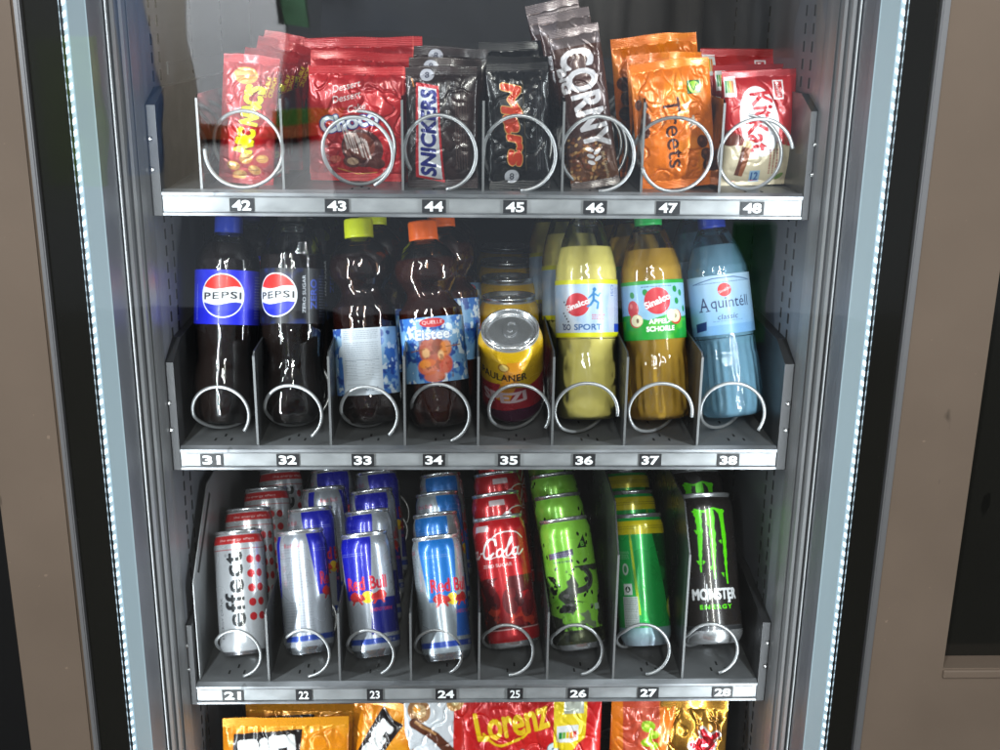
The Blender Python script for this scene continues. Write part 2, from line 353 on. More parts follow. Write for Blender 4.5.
def bottle_proto(name, prof, h, R0, liquid, fill, lab, labz, labr, pet, cap, capr=14.5, caph=20, lobes=0, flutes=None, lab_arc=360, capless=False):
    """prof: (r, z) mm outline of the bottle up to the neck; lab: Print; labz=(z0, z1)"""
    pf = smooth_prof(prof, 7)
    def mod(T, Z):
        Zm = Z*1000; k = np.ones_like(Z)
        if lobes: k = k*(1-.10*np.clip(1-Zm/28, 0, 1)**.8*1.4*(.5-.5*np.cos(T*lobes))**2)
        if flutes: z0, z1, n, a = flutes; k = k*(1-a*(.5-.5*np.cos(T*n))*np.clip((Zm-z0)/6, 0, 1)*np.clip((z1-Zm)/6, 0, 1))
        return k
    scale = [(max(r, .01)/1000, z/1000) for r, z in pf]
    shell = lathe_mesh(name+'_shell', scale, 96, mod)
    lp = [(max(r-.45, .01)/1000, max(z, .8)/1000) for r, z in pf if z < fill]; rt = float(np.interp(fill, [z for r, z in pf], [r for r, z in pf]))-.45
    lp += [(rt/1000, fill/1000), (.00001, fill/1000)]
    liq = lathe_mesh(name+'_liquid', lp, 96, mod)
    col = lab.out(); ny, nx = col.shape[:2]; z = np.linspace(labz[0], labz[1], ny); a = R(lab_arc)
    th = (np.arange(nx)+.5)/nx*a-a/2; T, Z = np.meshgrid(th, z)
    rr = np.array([labr(q) if callable(labr) else labr for q in z])[:, None]*(1+.004*(fbm(T*4+9, Z/18+1, 5, 2)-.5))
    P = np.stack([rr*np.sin(T), -rr*np.cos(T), Z], -1)/1000
    lm = grid_mesh(name+'_label', P, col, closed=lab_arc == 360)
    c = []
    if not capless:
        z0 = h-caph; cr = capr
        c = [(cr-2, z0+.2), (cr, z0), (cr+.1, z0+3), (cr-.1, z0+3.6), (cr, z0+4.2), (cr-.2, h-2), (cr-1, h-.4), (cr-2.2, h), (.01, h)]
        cm = lathe_mesh(name+'_cap', [(r/1000, q/1000) for r, q in c], 96, lambda T, Z: 1-.02*(np.sin(T*36) > 0)*(Z*1000 > z0+4)*(Z*1000 < h-1.2))
    else: cm = None
    nz = h-caph-1
    neck = lathe_mesh(name+'_neck', [(r/1000, q/1000) for r, q in [(capr-3.5, nz-6), (capr-2.4, nz-5), (capr+1.2, nz-4.6), (capr+1.6, nz-3.6), (capr+1.2, nz-2.6), (capr-2.2, nz-2), (capr-2.2, nz+1), (capr-1.2, nz+3), (capr-2.4, nz+5), (capr-2.4, nz+14)]], 48)
    return dict(kind='bottle', shell=shell, liq=liq, label=lm, cap=cm, neck=neck, R=R0/1000, h=h/1000, m=(M[pet], M[liquid], M[cap] if cap else None))
def make_bottle(p):
    t = empty('drink_bottle'); m = p['m']
    b = link('bottle_body', p['shell'], m[0], t); link('neck_ring', p['neck'], m[0], b); link('liquid', p['liq'], m[1], t); link('paper_label', p['label'], M['label'], t)
    if p['cap']: link('screw_cap', p['cap'], m[2], t)
    t['R'] = p['R']; t['h'] = p['h']; return t

def bag_proto(name, pr, t, seal=(9, 9), crump=1., seed=1, zig=1.2, side=0., back=(120, 120, 120), matkey='foil', square=0., taper=0., backmetal=.3):
    """pillow bag: front grid printed, back grid plain; t thickness in mm"""
    col = pr.out(); ny, nx = col.shape[:2]; W, H = pr.W, pr.H
    def sheet(nx, ny, sgn, col):
        u = (np.arange(nx))/(nx-1); v = np.arange(ny)/(ny-1); U, V = np.meshgrid(u, v); X = (U-.5)*W; Z = V*H
        ds = np.minimum(np.clip(Z-seal[0], 0, None), np.clip(H-seal[1]-Z, 0, None))
        puff = (1-np.exp(-ds/(t*.7)))*(1-np.abs(2*U-1)**(2.4+square*6))**(.55)
        fold = np.exp(-((np.clip(Z-seal[0], 0, None))/13)**1)+np.exp(-((np.clip(H-seal[1]-Z, 0, None))/13))
        pl = (vnoise(U*W/4.2+3, Z/40, seed)-.5)*fold*2.6*crump*(ds > 0)
        n1 = fbm(X/16+5, Z/19+8, seed+3, 2); n2 = np.abs(fbm(X/17+Z/30, Z/22-X/50, seed+9, 2)-.5)*2
        n3 = np.abs(fbm(X/30+Z/26, Z/34-X/24, seed+29, 2)-.5)*2
        cr = ((n1-.5)*4.5-(np.clip(.2-n2, 0, 1)*5)-(np.clip(.16-n3, 0, 1)*9))*crump*np.clip(ds/8, 0, 1)*np.clip((1-np.abs(2*U-1))*4, 0, 1)
        wav = (vnoise(U*3+seed, Z*0+1.5, seed)-.5)*6*crump*(np.clip((Z-(H-30))/30, 0, 1)+.6*np.clip((20-Z)/20, 0, 1))
        Y = -sgn*(t/2*puff+pl+cr)+wav-sgn*.15
        crimp = ((Z < seal[0]) | (Z > H-seal[1]))*np.sin(Z*2*pi/1.6)*.22; Y = Y+crimp
        X2 = X*(1-.05*puff*(1-np.abs(2*V-1))-taper*V)+side*(fbm(Z/30+2, Z*0, seed+5, 2)-.5)*6
        zg = (np.abs(((X/2.2) % 1)-.5)*2-.5)*zig
        Z2 = Z+zg*(V > .5)*np.clip((Z-(H-2))/2, 0, 1)+zg*(V < .5)*np.clip((2-Z)/2, 0, 1)*.5
        sag = (fbm(U*2.2+seed, U*0, seed+41, 2)-.5)*5*crump*np.clip((Z-(H-35))/35, 0, 1); Z2 = Z2+sag
        return np.stack([X2, Y, Z2], -1)/1000, U, Z
    P, _, _ = sheet(nx, ny, 1, col)
    fm = grid_mesh(name+'_front', P, col)
    bx, by = nx//2, ny//2; Q, _, _ = sheet(bx, by, -1, None); bc = np.zeros((by, bx, 4)); bc[..., :3] = lin(back); bc[..., 3] = backmetal
    bk = grid_mesh(name+'_back', Q, bc, flip=True)
    bm = bmesh.new(); bm.from_mesh(fm); bm.from_mesh(bk); bm.to_mesh(fm); bm.free(); fm.shade_smooth()
    return dict(kind='bag', mesh=fm, h=H/1000, R=0.0, m=M[matkey])
def make_bag(p, name): 
    t = link(name, p['mesh'], p['m']); t['h'] = p['h']; t['R'] = 0.0; return t

# ------------------------------------------------------------------ print designs
def P_effect():
    p = Print(pi*53, 129.5, .55, (196, 199, 204), .45); c = p.W/2
    p.rect(0, 0, 999, 4, (150, 150, 155), .9); p.rect(0, 119, 999, 128, (190, 40, 42), .2); p.rect(0, 112.5, 999, 113.3, (190, 60, 60))
    for k in (0, .5): 
        o = c+(k*p.W if k else 0); o = o % p.W
        p.text('effect', o-4, 70, 80, 22, (44, 47, 50), .022, 90, space=1.05); p.text('®', o-11, 107, 3.4, 3.4, (90, 90, 90), 0, 90)
        for i in range(5):
            for j in range(2): p.ell(o+15+j*10.5, 101-i*15.3, 4.1, 4.3, (196, 36, 44))
        p.text('ENERGY DRINK', o-21, 40, 44, 3.6, (60, 60, 64), .01, 90); p.text('the energy effect', o+2, 123, 40, 3.2, (235, 200, 200), .0)
    return p
def P_bull(blue=(14, 22, 176), deep=(20, 28, 130), silver=(176, 182, 192)):
    p = Print(pi*53, 129.5, .55, silver, .55); c = p.W/2; w = p.W
    p.poly([(c-42, 129), (c+3, 129), (c-3, 62), (c-33, 62)], blue, .25); p.poly([(c-3, 62), (c+33, 62), (c+41, 24), (c-7, 24)], deep, .25)
    p.poly([(0, 129), (9, 129), (4, 62), (0, 62)], blue, .25); p.poly([(w, 62), (w-14, 62), (w-22, 24), (w, 24)], deep, .25)
    p.rect(0, 14, w, 20, (24, 60, 150), .3); p.rect(0, 0, w, 8, (160, 165, 172), .9); p.rect(0, 128.3, w, 130, (170, 172, 176), .5)
    p.text('Red Bull', c-7, 79, 46, 14.5, (214, 30, 58), .03); p.text('ENERGY DRINK', c+8, 50, 26, 3.5, (220, 60, 80), .01)
    p.ell(c-7, 64, 6.5, 6.5, (250, 205, 40))
    for s in (-1, 1):                                    # two charging animals either side of the disc
        x = c-7; q = lambda pts: [(x+s*a, b) for a, b in pts]
        p.poly(q([(2, 62), (5, 67), (9, 68), (14, 71), (19, 69), (22, 65), (20, 62), (17, 60), (19, 57), (17, 56), (14, 60), (10, 60), (7, 56), (5, 57), (7, 60)]), (206, 44, 44))
    p.text('250 ml', c+14, 17, 11, 3, (230, 230, 235)); p.lines(c-36, 108, c-18, 113, 2, (190, 200, 230), 3); p.lines(c-20, 108, c-6, 113, 2, (200, 210, 240), 4)
    p.lines(10, 70, 40, 120, 17, (110, 112, 125), 5, .5); p.lines(10, 28, 42, 60, 11, (100, 104, 118), 6, .5); p.text('Red Bull', 26, 117, 20, 5, (200, 60, 80), .01)
    for k in range(12): p.rect(w-33+k*1.2, 72, w-33+k*1.2+.6, 90, (40, 40, 48))
    return p
def coke_script(p, cx, cy, s, col, w=2.0):
    def ln(pts, k=1.): p.line([(cx+(a+b*.28)*s, cy+b*s) for a, b in pts], w*k*s, col, curve=True)
    def ov(x, y, rx=2.6, ry=3.3): ln([(x+rx*cos(t), y+ry*sin(t)) for t in np.linspace(.6, .6+2*pi, 12)], .95)
    ln([(-29, 8), (-31, 11), (-35, 11.5), (-39, 7), (-40, 0), (-37, -5), (-32, -5), (-28, -1)], 1.25); ov(-24, -1.6)
    ln([(-14.5, 1), (-16, 1.8), (-18.5, 0), (-18.5, -4), (-16, -5), (-13, -3)]); ov(-9.5, -1.6); ln([(-6.6, 1.8), (-7, -3), (-5.4, -5), (-3, -2.5)])
    ln([(-2, -.5), (2, .2)], .9)
    ln([(13, 6), (11, 10.5), (7, 11.5), (3, 7), (2, 0), (4, -4.5), (8, -5.2), (12, -1.5)], 1.25)
    ov(17.5, -1.6); ln([(21.5, -1), (26, 7), (26.4, 11), (24.8, 10), (23.6, 2), (23.8, -4), (26, -5), (28.5, -2)], .9); ov(31.5, -1.6); ln([(34.4, 1.8), (34, -3), (36, -5), (40, -1)])
    ln([(9, -6.5), (18, -4.8), (27, -7.4), (33, -7.4)], .45); ln([(8, 11.5), (12, 15.5), (20, 17), (30, 15.5), (38, 10)], .7)
def P_coke():
    p = Print(pi*58, 140.5, .55, (196, 14, 26), .35); c = p.W/2; w = p.W
    p.grad(0, 60, (80, 10, 16), (196, 14, 26)); p.noise((52, 8, 14), 17, .52, .85, 5, (0, 0, w, 74), .06); p.noise((220, 70, 40), 12, .62, .6, 8, (0, 0, w, 52), .05)
    for k in range(9): x = (k*21+8) % w; p.ell(x, 52-(k % 3)*6, 9, 15, (70, 12, 22), (k*37) % 60-30, alpha=.75); p.ell(x+2, 60-(k % 3)*5, 4.5, 6, (130, 30, 36), alpha=.7)
    p.rect(0, 0, w, 14, (188, 16, 28), .4); p.rect(0, 14, w, 15.2, (230, 190, 190))
    for o in (c-25,): 
        coke_script(p, o % w, 104, 1.25, (250, 244, 244), 1.6); coke_script(p, (o % w)-w, 104, 1.25, (250, 244, 244), 1.6); coke_script(p, (o % w)+w, 104, 1.25, (250, 244, 244), 1.6)
        for q in (-w, 0, w): p.rect((o % w)-6+q, 128, (o % w)+12+q, 135, (225, 205, 208)); p.text('ZERO SUGAR', (o % w)+q+16, 88, 34, 3.8, (235, 220, 220), .02)
    p.lines(c+34, 22, c+52, 76, 18, (225, 190, 190), 9, .5)
    return p
def P_green():
    p = Print(pi*58, 140.5, .55, (150, 226, 72), .25); c = p.W/2; w = p.W; rs = random.Random(3)
    p.noise((118, 204, 46), 20, .55, .6, 4)
    for k in range(70):
        x, y = rs.uniform(0, w), rs.uniform(22, 135); r = rs.uniform(-40, 40); p.ell(x, y, 1.5, 2.6, (14, 22, 10), r)
    p.noise((60, 66, 54), 22, .585, 1, 22, (0, 14, w, 88), .02); p.noise((120, 116, 118), 14, .66, .8, 25, (0, 14, w, 88), .03); p.noise((26, 30, 22), 10, .64, 1, 31, (0, 10, w, 80), .03)
    p.poly([(c+12, 108), (c+25, 108), (c+22, 123)], (14, 18, 12)); p.text('B', c+19.6, 112.5, 5, 6, (110, 200, 50), .03)
    for o in (c-8, c-8+w/2): p.poly([(o % w-15, 98), (o % w+15, 101), (o % w+15, 108), (o % w-15, 105)], (74, 70, 96)); [p.lines(o % w-14, 98+k*2.2, o % w+14, 101+k*2.2, 1, (150, 140, 176), 5+k, 1.3) for k in range(3)]; p.lines(o % w-9, 93, o % w+12, 96, 1, (80, 74, 100), 3, 2.2)
    p.line([(c+18, 84), (c+24, 74), (c+20, 64), (c+8, 60), (c-4, 61)], 7, (72, 74, 70), curve=True); p.line([(c+18, 84), (c+24, 74), (c+20, 64)], 2.4, (40, 42, 38), curve=True)
    p.rect(c+24, 36, c+32, 43, (190, 225, 190)); p.poly([(c-8, 52), (c+14, 46), (c-4, 48)], (30, 30, 24)); p.rect(0, 0, w, 16, (80, 86, 62), .6)
    p.noise((30, 36, 22), 7, .5, .9, 47, (0, 4, w, 22), .1)
    return p
def P_lime():
    p = Print(pi*58, 140.5, .55, (18, 176, 76), .3); c = p.W/2; w = p.W
    p.rect(0, 122, w, 137, (214, 200, 10), .2); p.lines(0, 127, w, 132, 2, (80, 100, 20), 3, .8); p.poly([(c+20, 122), (c+76, 122), (c+66, 20), (c+42, 20)], (6, 84, 34), .3)
    p.poly([(c-7, 122), (c-4.5, 122), (c+1.5, 34), (c-1.5, 34)], (190, 220, 20)); p.noise((14, 160, 66), 20, .56, .5, 3, (0, 16, w, 122))
    p.ell(c-14, 84, 4, 6.5, (200, 222, 205)); p.ell(c-14, 84, 2.2, 4.2, (60, 150, 90)); p.rect(c-18, 56, c-7, 68, (226, 234, 228)); p.ell(c-12.5, 62, 3.4, 3.4, (30, 70, 40)); p.poly([(c-14.5, 60), (c-10.5, 60), (c-12.5, 65)], (226, 234, 228))
    p.rect(c-20, 21, c-1, 54, (205, 216, 212)); p.lines(c-19, 22, c-2, 53, 17, (60, 76, 70), 12, .55); p.lines(c-20, 95, c-8, 104, 5, (170, 210, 180), 2, .5)
    p.ell(c+48, 40, 12, 12, (190, 220, 40)); p.ell(c+48, 40, 9, 9, (230, 240, 150))
    p.grad(0, 20, (176, 192, 208), (150, 190, 196))
    return p
def P_claw():
    p = Print(pi*66, 153, .6, (36, 32, 30), .2); c = p.W/2; w = p.W; rs = random.Random(8)
    p.noise((34, 32, 34), 14, .6, .6, 3); g = (96, 224, 16)
    for o in (c+0, (c+w/2) % w, (c+w/2) % w-w):
        for dx, z0, z1, w0 in ((-13, 66, 136, 6.4), (0, 58, 136, 7.0), (13, 52, 136, 5.6)):
            L, Rr = [], []
            for k in range(19):
                t = k/18; z = z1+(z0-z1)*t; ww = w0*(1-.75*t)*(1+.25*rs.uniform(-1, 1))*.62; m = dx*(1+.10*t)+2.0*sin(t*5)*.5+1.8*t
                L.append((o+m-ww, z)); Rr.append((o+m+ww, z))
            p.poly(L+Rr[::-1], g); p.poly([(o+dx-6.5, 136.5), (o+dx+3, 137.5), (o+dx+5, 134), (o+dx-2, 131)], g)
            for k in range(4): z = rs.uniform(z0+5, z1-8); q = rs.choice((-1, 1)); p.poly([(o+dx+q*2, z), (o+dx+q*5, z+3+rs.random()*3), (o+dx+q*2, z+5)], g)
        p.line([(o-16, 138), (o-6, 135), (o+4, 138.5), (o+17, 135)], 2.2, g)
        p.text('MONSTER', o, 41, 52, 13, (226, 228, 230), .035, space=1.02); p.line([(o-26+17, 33), (o-26+17, 52)], 1.2, (226, 228, 230)); p.poly([(o+13, 31), (o+17, 31), (o+16, 40)], (226, 228, 230))
        p.text('ENERGY', o, 26.5, 36, 5, g, .035, space=1.3)
    p.lines(c-58, 40, c-40, 130, 26, (120, 124, 120), 7, .5); p.rect(0, 0, w, 5, (120, 122, 126), .9); p.rect(0, 152, w, 154, (170, 172, 176), .5)
    return p
def P_spezi():
    p = Print(pi*66, 110.5, .6, (228, 182, 20), .3); c = p.W/2; w = p.W
    for o in (c, 0, w):
        p.poly([(o-60, 0), (o+60, 0), (o+60, 64), (o+20, 60), (o-5, 66), (o-34, 59), (o-60, 64)], (176, 36, 52)); p.poly([(o-60, 0), (o+60, 0), (o+60, 22), (o+14, 30), (o-24, 22), (o-60, 30)], (70, 20, 52))
        p.poly([(o+4, 98), (o+24, 98), (o+4, 40), (o-10, 42)], (238, 158, 34)); p.text('PAULANER', o-2, 76, 52, 10, (30, 26, 20), .022, space=1.05)
        p.text('SPEZI', o-2, 46, 50, 16, (236, 206, 214), .045, 6); p.ell(o, 90, 6, 6, (176, 120, 24)); p.ell(o, 90, 4.5, 4.5, (240, 210, 120)); p.text('Original', o+2, 62, 20, 3, (60, 20, 30), .01)
    p.rect(0, 0, w, 6, (60, 18, 44)); p.rect(0, 108.5, w, 111, (170, 172, 176), .5)
    return p
def globe(p, x, y, r, dark):
    p.ell(x, y, r+1.1, r+1.1, (240, 243, 248)); 
    n = 40; up = [(x+r*cos(t), y+r*sin(t)) for t in np.linspace(R(22), R(158), n)]; wav = [(x-r*.93+2*r*.93*k/20, y+r*.37+r*.07*sin(k/20*2*pi+2.6)-r*.0) for k in range(21)]
    p.poly(up+wav, (226, 44, 34)); dn = [(x+r*cos(t), y+r*sin(t)) for t in np.linspace(R(-22), R(-158), n)]; wv = [(x-r*.93+2*r*.93*k/20, y-r*.37+r*.07*sin(k/20*2*pi+2.6)) for k in range(21)]
    p.poly(dn+wv, (34, 46, 190)); p.text('PEPSI', x, y, 2*r*.92, r*.36, (14, 14, 18), .03, warp=lambda v: np.stack([v[:, 0], v[:, 1]+.8*np.sin(v[:, 0]/r*2.6+.6)], 1), space=1.1)
def P_blue():
    p = Print(pi*65, 55, .5, (30, 38, 205), .1); c = p.W/2; w = p.W; p.noise((52, 70, 240), 22, .5, .5, 3, soft=.2); globe(p, c, 29, 21, 0); globe(p, c-w/2, 29, 21, 0); globe(p, c+w/2, 29, 19, 0)
    p.lines(c+36, 6, c+56, 50, 15, (190, 200, 240), 3, .5); p.lines(c-32, 4, c-29, 40, 1, (200, 210, 250), 8, .5, True); return p
def P_zero():
    p = Print(pi*65, 56, .5, (16, 17, 26), .1); c = p.W/2; w = p.W; p.noise((28, 44, 100), 18, .56, .8, 6, soft=.15); globe(p, c, 29, 21, 0); globe(p, c-w/2, 29, 21, 0)
    p.text('ZERO SUGAR', c+29, 30, 38, 3.6, (220, 226, 235), .02, 90); p.text('ZERO', c+40, 30, 30, 8, (60, 90, 200), .02, 90); p.lines(c+48, 6, c+66, 50, 15, (150, 160, 190), 3, .5); return p
def ice(p, seed):
    p.noise((44, 110, 196), 11, .52, .9, seed, soft=.05); p.noise((20, 60, 150), 8, .62, .9, seed+4, soft=.05); p.noise((225, 238, 248), 7, .64, .9, seed+8, soft=.04)
def P_teaback():
    p = Print(pi*65.6, 70, .5, (150, 190, 226), 0); c = p.W/2; ice(p, 4); p.rect(c-23, 0, c+20, 70, (205, 214, 224))
    p.lines(c-20, 58, c+17, 68, 5, (60, 70, 90), 1, .6); p.lines(c-20, 38, c+17, 56, 8, (90, 100, 120), 2, .5); p.rect(c-20, 36.4, c+17, 36.9, (90, 100, 120))
    for k in range(6): p.rect(c-20, 16+k*3.5, c+17, 16.3+k*3.5, (130, 140, 155)); p.lines(c-19, 16.6+k*3.5, c-6, 19+k*3.5, 1, (80, 90, 110), k, .6); p.lines(c+2, 16.6+k*3.5, c+12, 19+k*3.5, 1, (80, 90, 110), k+9, .6)
    p.text('0,5 L', c+9, 6.5, 15, 5.5, (50, 60, 80), .01); p.lines(c-18, 10, c+2, 13, 1, (90, 100, 120), 2, .6); return p
def P_tea():
    p = Print(pi*65.6, 66, .5, (120, 172, 220), 0); c = p.W/2; ice(p, 14)
    for x, y, rx, ry, cl in ((-2, 32, 15, 16, (196, 92, 40)), (-8, 16, 12, 9, (232, 108, 30)), (9, 18, 10, 11, (222, 88, 26)), (4, 36, 8, 9, (140, 60, 34)), (12, 34, 7, 9, (235, 140, 60)), (-9, 30, 5, 6, (244, 190, 130)), (-11, 19, 7, 5, (250, 150, 50)), (6, 27, 4, 6, (250, 200, 140)), (-2, 6, 12, 6, (222, 104, 40))):
        p.ell(c+x, y, rx, ry, cl, alpha=.9, soft=2)
    p.noise((120, 56, 30), 5, .62, .6, 5, (c-16, 2, c+18, 46), .06); p.ell(c, 60, 13, 4.6, (200, 34, 44)); p.text('QUELLE', c, 60, 21, 4.4, (240, 220, 222), .03); p.text('Eistee', c-1, 48.5, 36, 10.5, (245, 248, 252), .03, outline=(70, 120, 190), ow=.03)
    p.line([(c-26, 32), (c-10, 34)], 1, (150, 90, 40)); p.line([(c+12, 35), (c+30, 36)], 1, (150, 90, 40)); return p
def sina(p, x, y, r):
    p.ell(x, y, r, r, (200, 20, 40)); p.text('Sinalco', x, y, r*2.1, r*.52, (245, 240, 242), .03, 20, outline=(200, 20, 40), ow=.03)
def P_sport():
    p = Print(pi*64.6, 62, .5, (176, 200, 226), .2); c = p.W/2; w = p.W; p.noise((208, 216, 228), 20, .5, .8, 5, soft=.2); p.rect(0, 0, w, 5, (226, 224, 24)); p.rect(0, 57, w, 62, (226, 224, 24))
    for k in range(9): p.ell(c-30+(k*7) % 9, 14+k*3, 1, 1, (60, 60, 80))
    sina(p, c-13, 35, 12.5); b = (28, 120, 180)
    p.ell(c+5, 51, 2, 2.2, b); p.line([(c+4, 48), (c+4, 40), (c+9, 37), (c+8, 31)], 2.4, b); p.line([(c+4, 40), (c+1, 35), (c-2, 33)], 2.4, b); p.line([(c+4, 47), (c+9, 44), (c+11, 47)], 1.8, b); p.line([(c+3, 46), (c-1, 42)], 1.8, b)
    p.text('ISO', c-25, 11, 10, 6.5, (40, 60, 110), .03); p.text('SPORT', c-2, 11, 29, 7, (52, 100, 160), .04); p.lines(c+2, 18.5, c+16, 25, 3, (210, 70, 80), 5, 1.2)
    p.poly([(c+22, 5), (c+45, 5), (c+45, 57), (c+24, 57), (c+20, 30)], (196, 204, 222)); p.text('ISO', c+27, 50, 12, 5, (60, 100, 190), .02, 90); p.lines(c+31, 10, c+45, 54, 10, (90, 110, 190), 4, .7, True); p.rect(c+30, 5, c+60, 14, (40, 70, 190))
    return p
def P_apple():
    p = Print(pi*64.6, 60, .5, (150, 196, 228), .05); c = p.W/2; w = p.W; g = (26, 160, 50)
    p.poly([(0, 0), (w, 0), (w, 26), (c+30, 22), (c+12, 26), (c-10, 20), (c-30, 26), (0, 22)], g); p.noise((90, 190, 40), 14, .55, .7, 3, (0, 0, w, 20)); p.rect(0, 56, w, 60, g); p.lines(c-16, 52, c+16, 55, 1, (50, 70, 100), 3, .9)
    for x, y in ((-12, 48), (20, 50), (28, 46), (-27, 46), (22, 38), (34, 30)): p.ell(c+x, y, 2.8, 3.4, (20, 140, 60), 20)
    p.ell(c-27, 32, 7, 8.5, (206, 40, 50)); p.ell(c-29, 35, 2.4, 3, (240, 130, 120), alpha=.8, soft=1); p.ell(c-24, 20, 8, 7, (200, 60, 40)); p.ell(c-23, 20, 7, 6, (240, 232, 190)); p.ell(c-22, 20, 1.6, 2.4, (120, 90, 50))
    p.ell(c+20, 22, 8, 7.5, (200, 60, 40)); p.ell(c+19, 23, 6.8, 6.4, (240, 232, 190)); p.ell(c+19, 23, 1.5, 2.3, (110, 80, 40)); p.ell(c+14, 24, 5, 6, (230, 235, 200))
    sina(p, c, 39, 13.5); p.text('APFEL-', c+1, 18.5, 22, 5.2, (250, 250, 245), .04); p.text('SCHORLE', c+2, 11, 30, 5.4, (250, 250, 245), .04); return p
def P_water():
    p = Print(pi*64.6, 62, .5, (150, 190, 226), .05); c = p.W/2; w = p.W; p.grad(0, 62, (130, 178, 222), (176, 206, 232)); p.rect(0, 0, w, 10, (120, 168, 216))
    p.line([(c-34, 54), (c-10, 58.5), (c+12, 58.5), (c+34, 54)], 1, (70, 100, 150)); p.lines(c-30, 53, c+30, 55, 1, (90, 120, 160), 4, .9); n = (26, 34, 84)
    p.ell(c+1, 46, 7, 7, (206, 40, 44)); p.text('Sinalco', c+1, 46, 13, 3, (240, 235, 240), .02, 20)
    p.text('A', c-22, 32.5, 11, 14.5, n, .008); p.rect(c-29, 25, c-24, 26, n); p.rect(c-20.5, 25, c-15.5, 26, n); p.text('quintéll', c+6.5, 31.5, 42, 15, n, .004); p.text('classic', c+2, 18.5, 21, 5.6, n, 0, 0, .2)
    p.lines(c-14, 13, c+18, 15, 1, (60, 80, 130), 4, .7); p.poly([(c-36, 4), (c-22, 6), (c-21, 15), (c-36, 13)], (30, 44, 110)); return p
# --- wrappers
def nut(p, x, y, r, a=0):
    p.ell(x, y, r*1.25, r, (214, 150, 60), a); p.ell(x-r*.25, y+r*.25, r*.8, r*.55, (244, 196, 110), a, soft=r*.4); p.line([(x-r*.9, y-r*.2), (x+r*.9, y+r*.1)], r*.16, (150, 90, 30))
def P_nuts():
    p = Print(52, 140, .5, (176, 16, 26), .25); p.noise((130, 8, 20), 16, .55, .7, 2)
    for x, y, r, a in ((22, 118, 9, 0), (20, 10, 5.5, 20), (34, 17, 5, -30), (26, 30, 6, 60), (41, 30, 4.5, 10), (14, 20, 5, -10)): nut(p, x, y, r, a)
    p.text("NIC NAC'S", 27, 72, 74, 19, (240, 222, 20), .06, 82, outline=(60, 20, 10), ow=.03); p.text('DOUBLE', 42, 108, 22, 4, (240, 222, 20), .03, 80); p.text('CRUNCH', 47, 108, 22, 4, (240, 222, 20), .03, 80); p.rect(0, 0, 52, 6, (150, 14, 22)); return p
def P_choco():
    p = Print(94, 122, .5, (188, 12, 22), .2); p.noise((150, 6, 16), 26, .56, .7, 7)
    p.text('Dessert', 35, 101, 26, 7, (240, 230, 228), .0, 16, .3); p.text('Dessert', 35, 90, 27, 7, (240, 230, 228), .0, 16, .3); p.text('Cake', 44, 79, 18, 7, (240, 230, 228), .0, 16, .3)
    p.text('Choco', 37, 65, 56, 18, (235, 240, 248), .035, 13, outline=(26, 50, 140), ow=.05)
    p.ell(49, 36, 19, 21, (78, 26, 18), 35); p.ell(46, 38, 15, 15, (120, 54, 36), 35); rs = random.Random(2)
    for k in range(15): a = -12+k*1.9; p.line([(40+a*.9, 52-a*.5+rs.uniform(-2, 2)), (46+a*.9+rs.uniform(-2, 2), 30-a*.5)], 1.1, (232, 214, 208))
    p.ell(40, 22, 9, 7, (96, 40, 26)); p.ell(40, 22, 5.5, 4, (206, 170, 140)); p.ell(62, 20, 8, 6, (86, 34, 22)); p.ell(24, 24, 5, 4, (200, 90, 70)); p.line([(26, 14), (44, 8), (62, 10)], 1, (210, 160, 60)); p.rect(86, 0, 87, 122, (236, 100, 90), alpha=.6); p.text('125g', 72, 12, 8, 3, (240, 225, 225)); return p
def P_snick():
    p = Print(66, 124, .5, (44, 24, 22), .15); p.noise((24, 14, 14), 18, .5, .7, 3); p.poly([(8, 12), (35, 6), (31, 104), (10, 108)], (196, 30, 40)); p.poly([(11, 14), (33, 9), (29, 101), (12, 104)], (236, 238, 244))
    p.text('SNICKERS', 21, 57, 88, 15.5, (28, 36, 130), .045, 89, .12); p.ell(20, 115, 6.5, 6, (190, 190, 200)); p.text('8', 20, 115, 4, 6, (60, 60, 80), .02); p.line([(6, 112), (8, 104)], 1, (200, 120, 40)); p.lines(46, 20, 58, 100, 5, (90, 70, 64), 3, .5, True); return p
def P_mars():
    p = Print(60, 130, .5, (16, 15, 17), .2); p.noise((34, 32, 36), 14, .56, .7, 3)
    def wp(v): return np.stack([v[:, 0], v[:, 1]+1.6*np.sin(v[:, 0]/12)], 1)
    p.text('Mars', 25, 66, 84, 20, (206, 62, 30), .04, -86, .3, outline=(220, 170, 96), ow=.02, warp=wp); p.ell(22, 14, 7, 7, (200, 202, 210)); p.text('8', 22, 14, 4.5, 7, (60, 60, 70), .02)
    p.line([(34, 112), (36, 20)], .6, (90, 80, 60)); p.lines(46, 20, 54, 110, 3, (90, 88, 92), 3, .5, True); return p
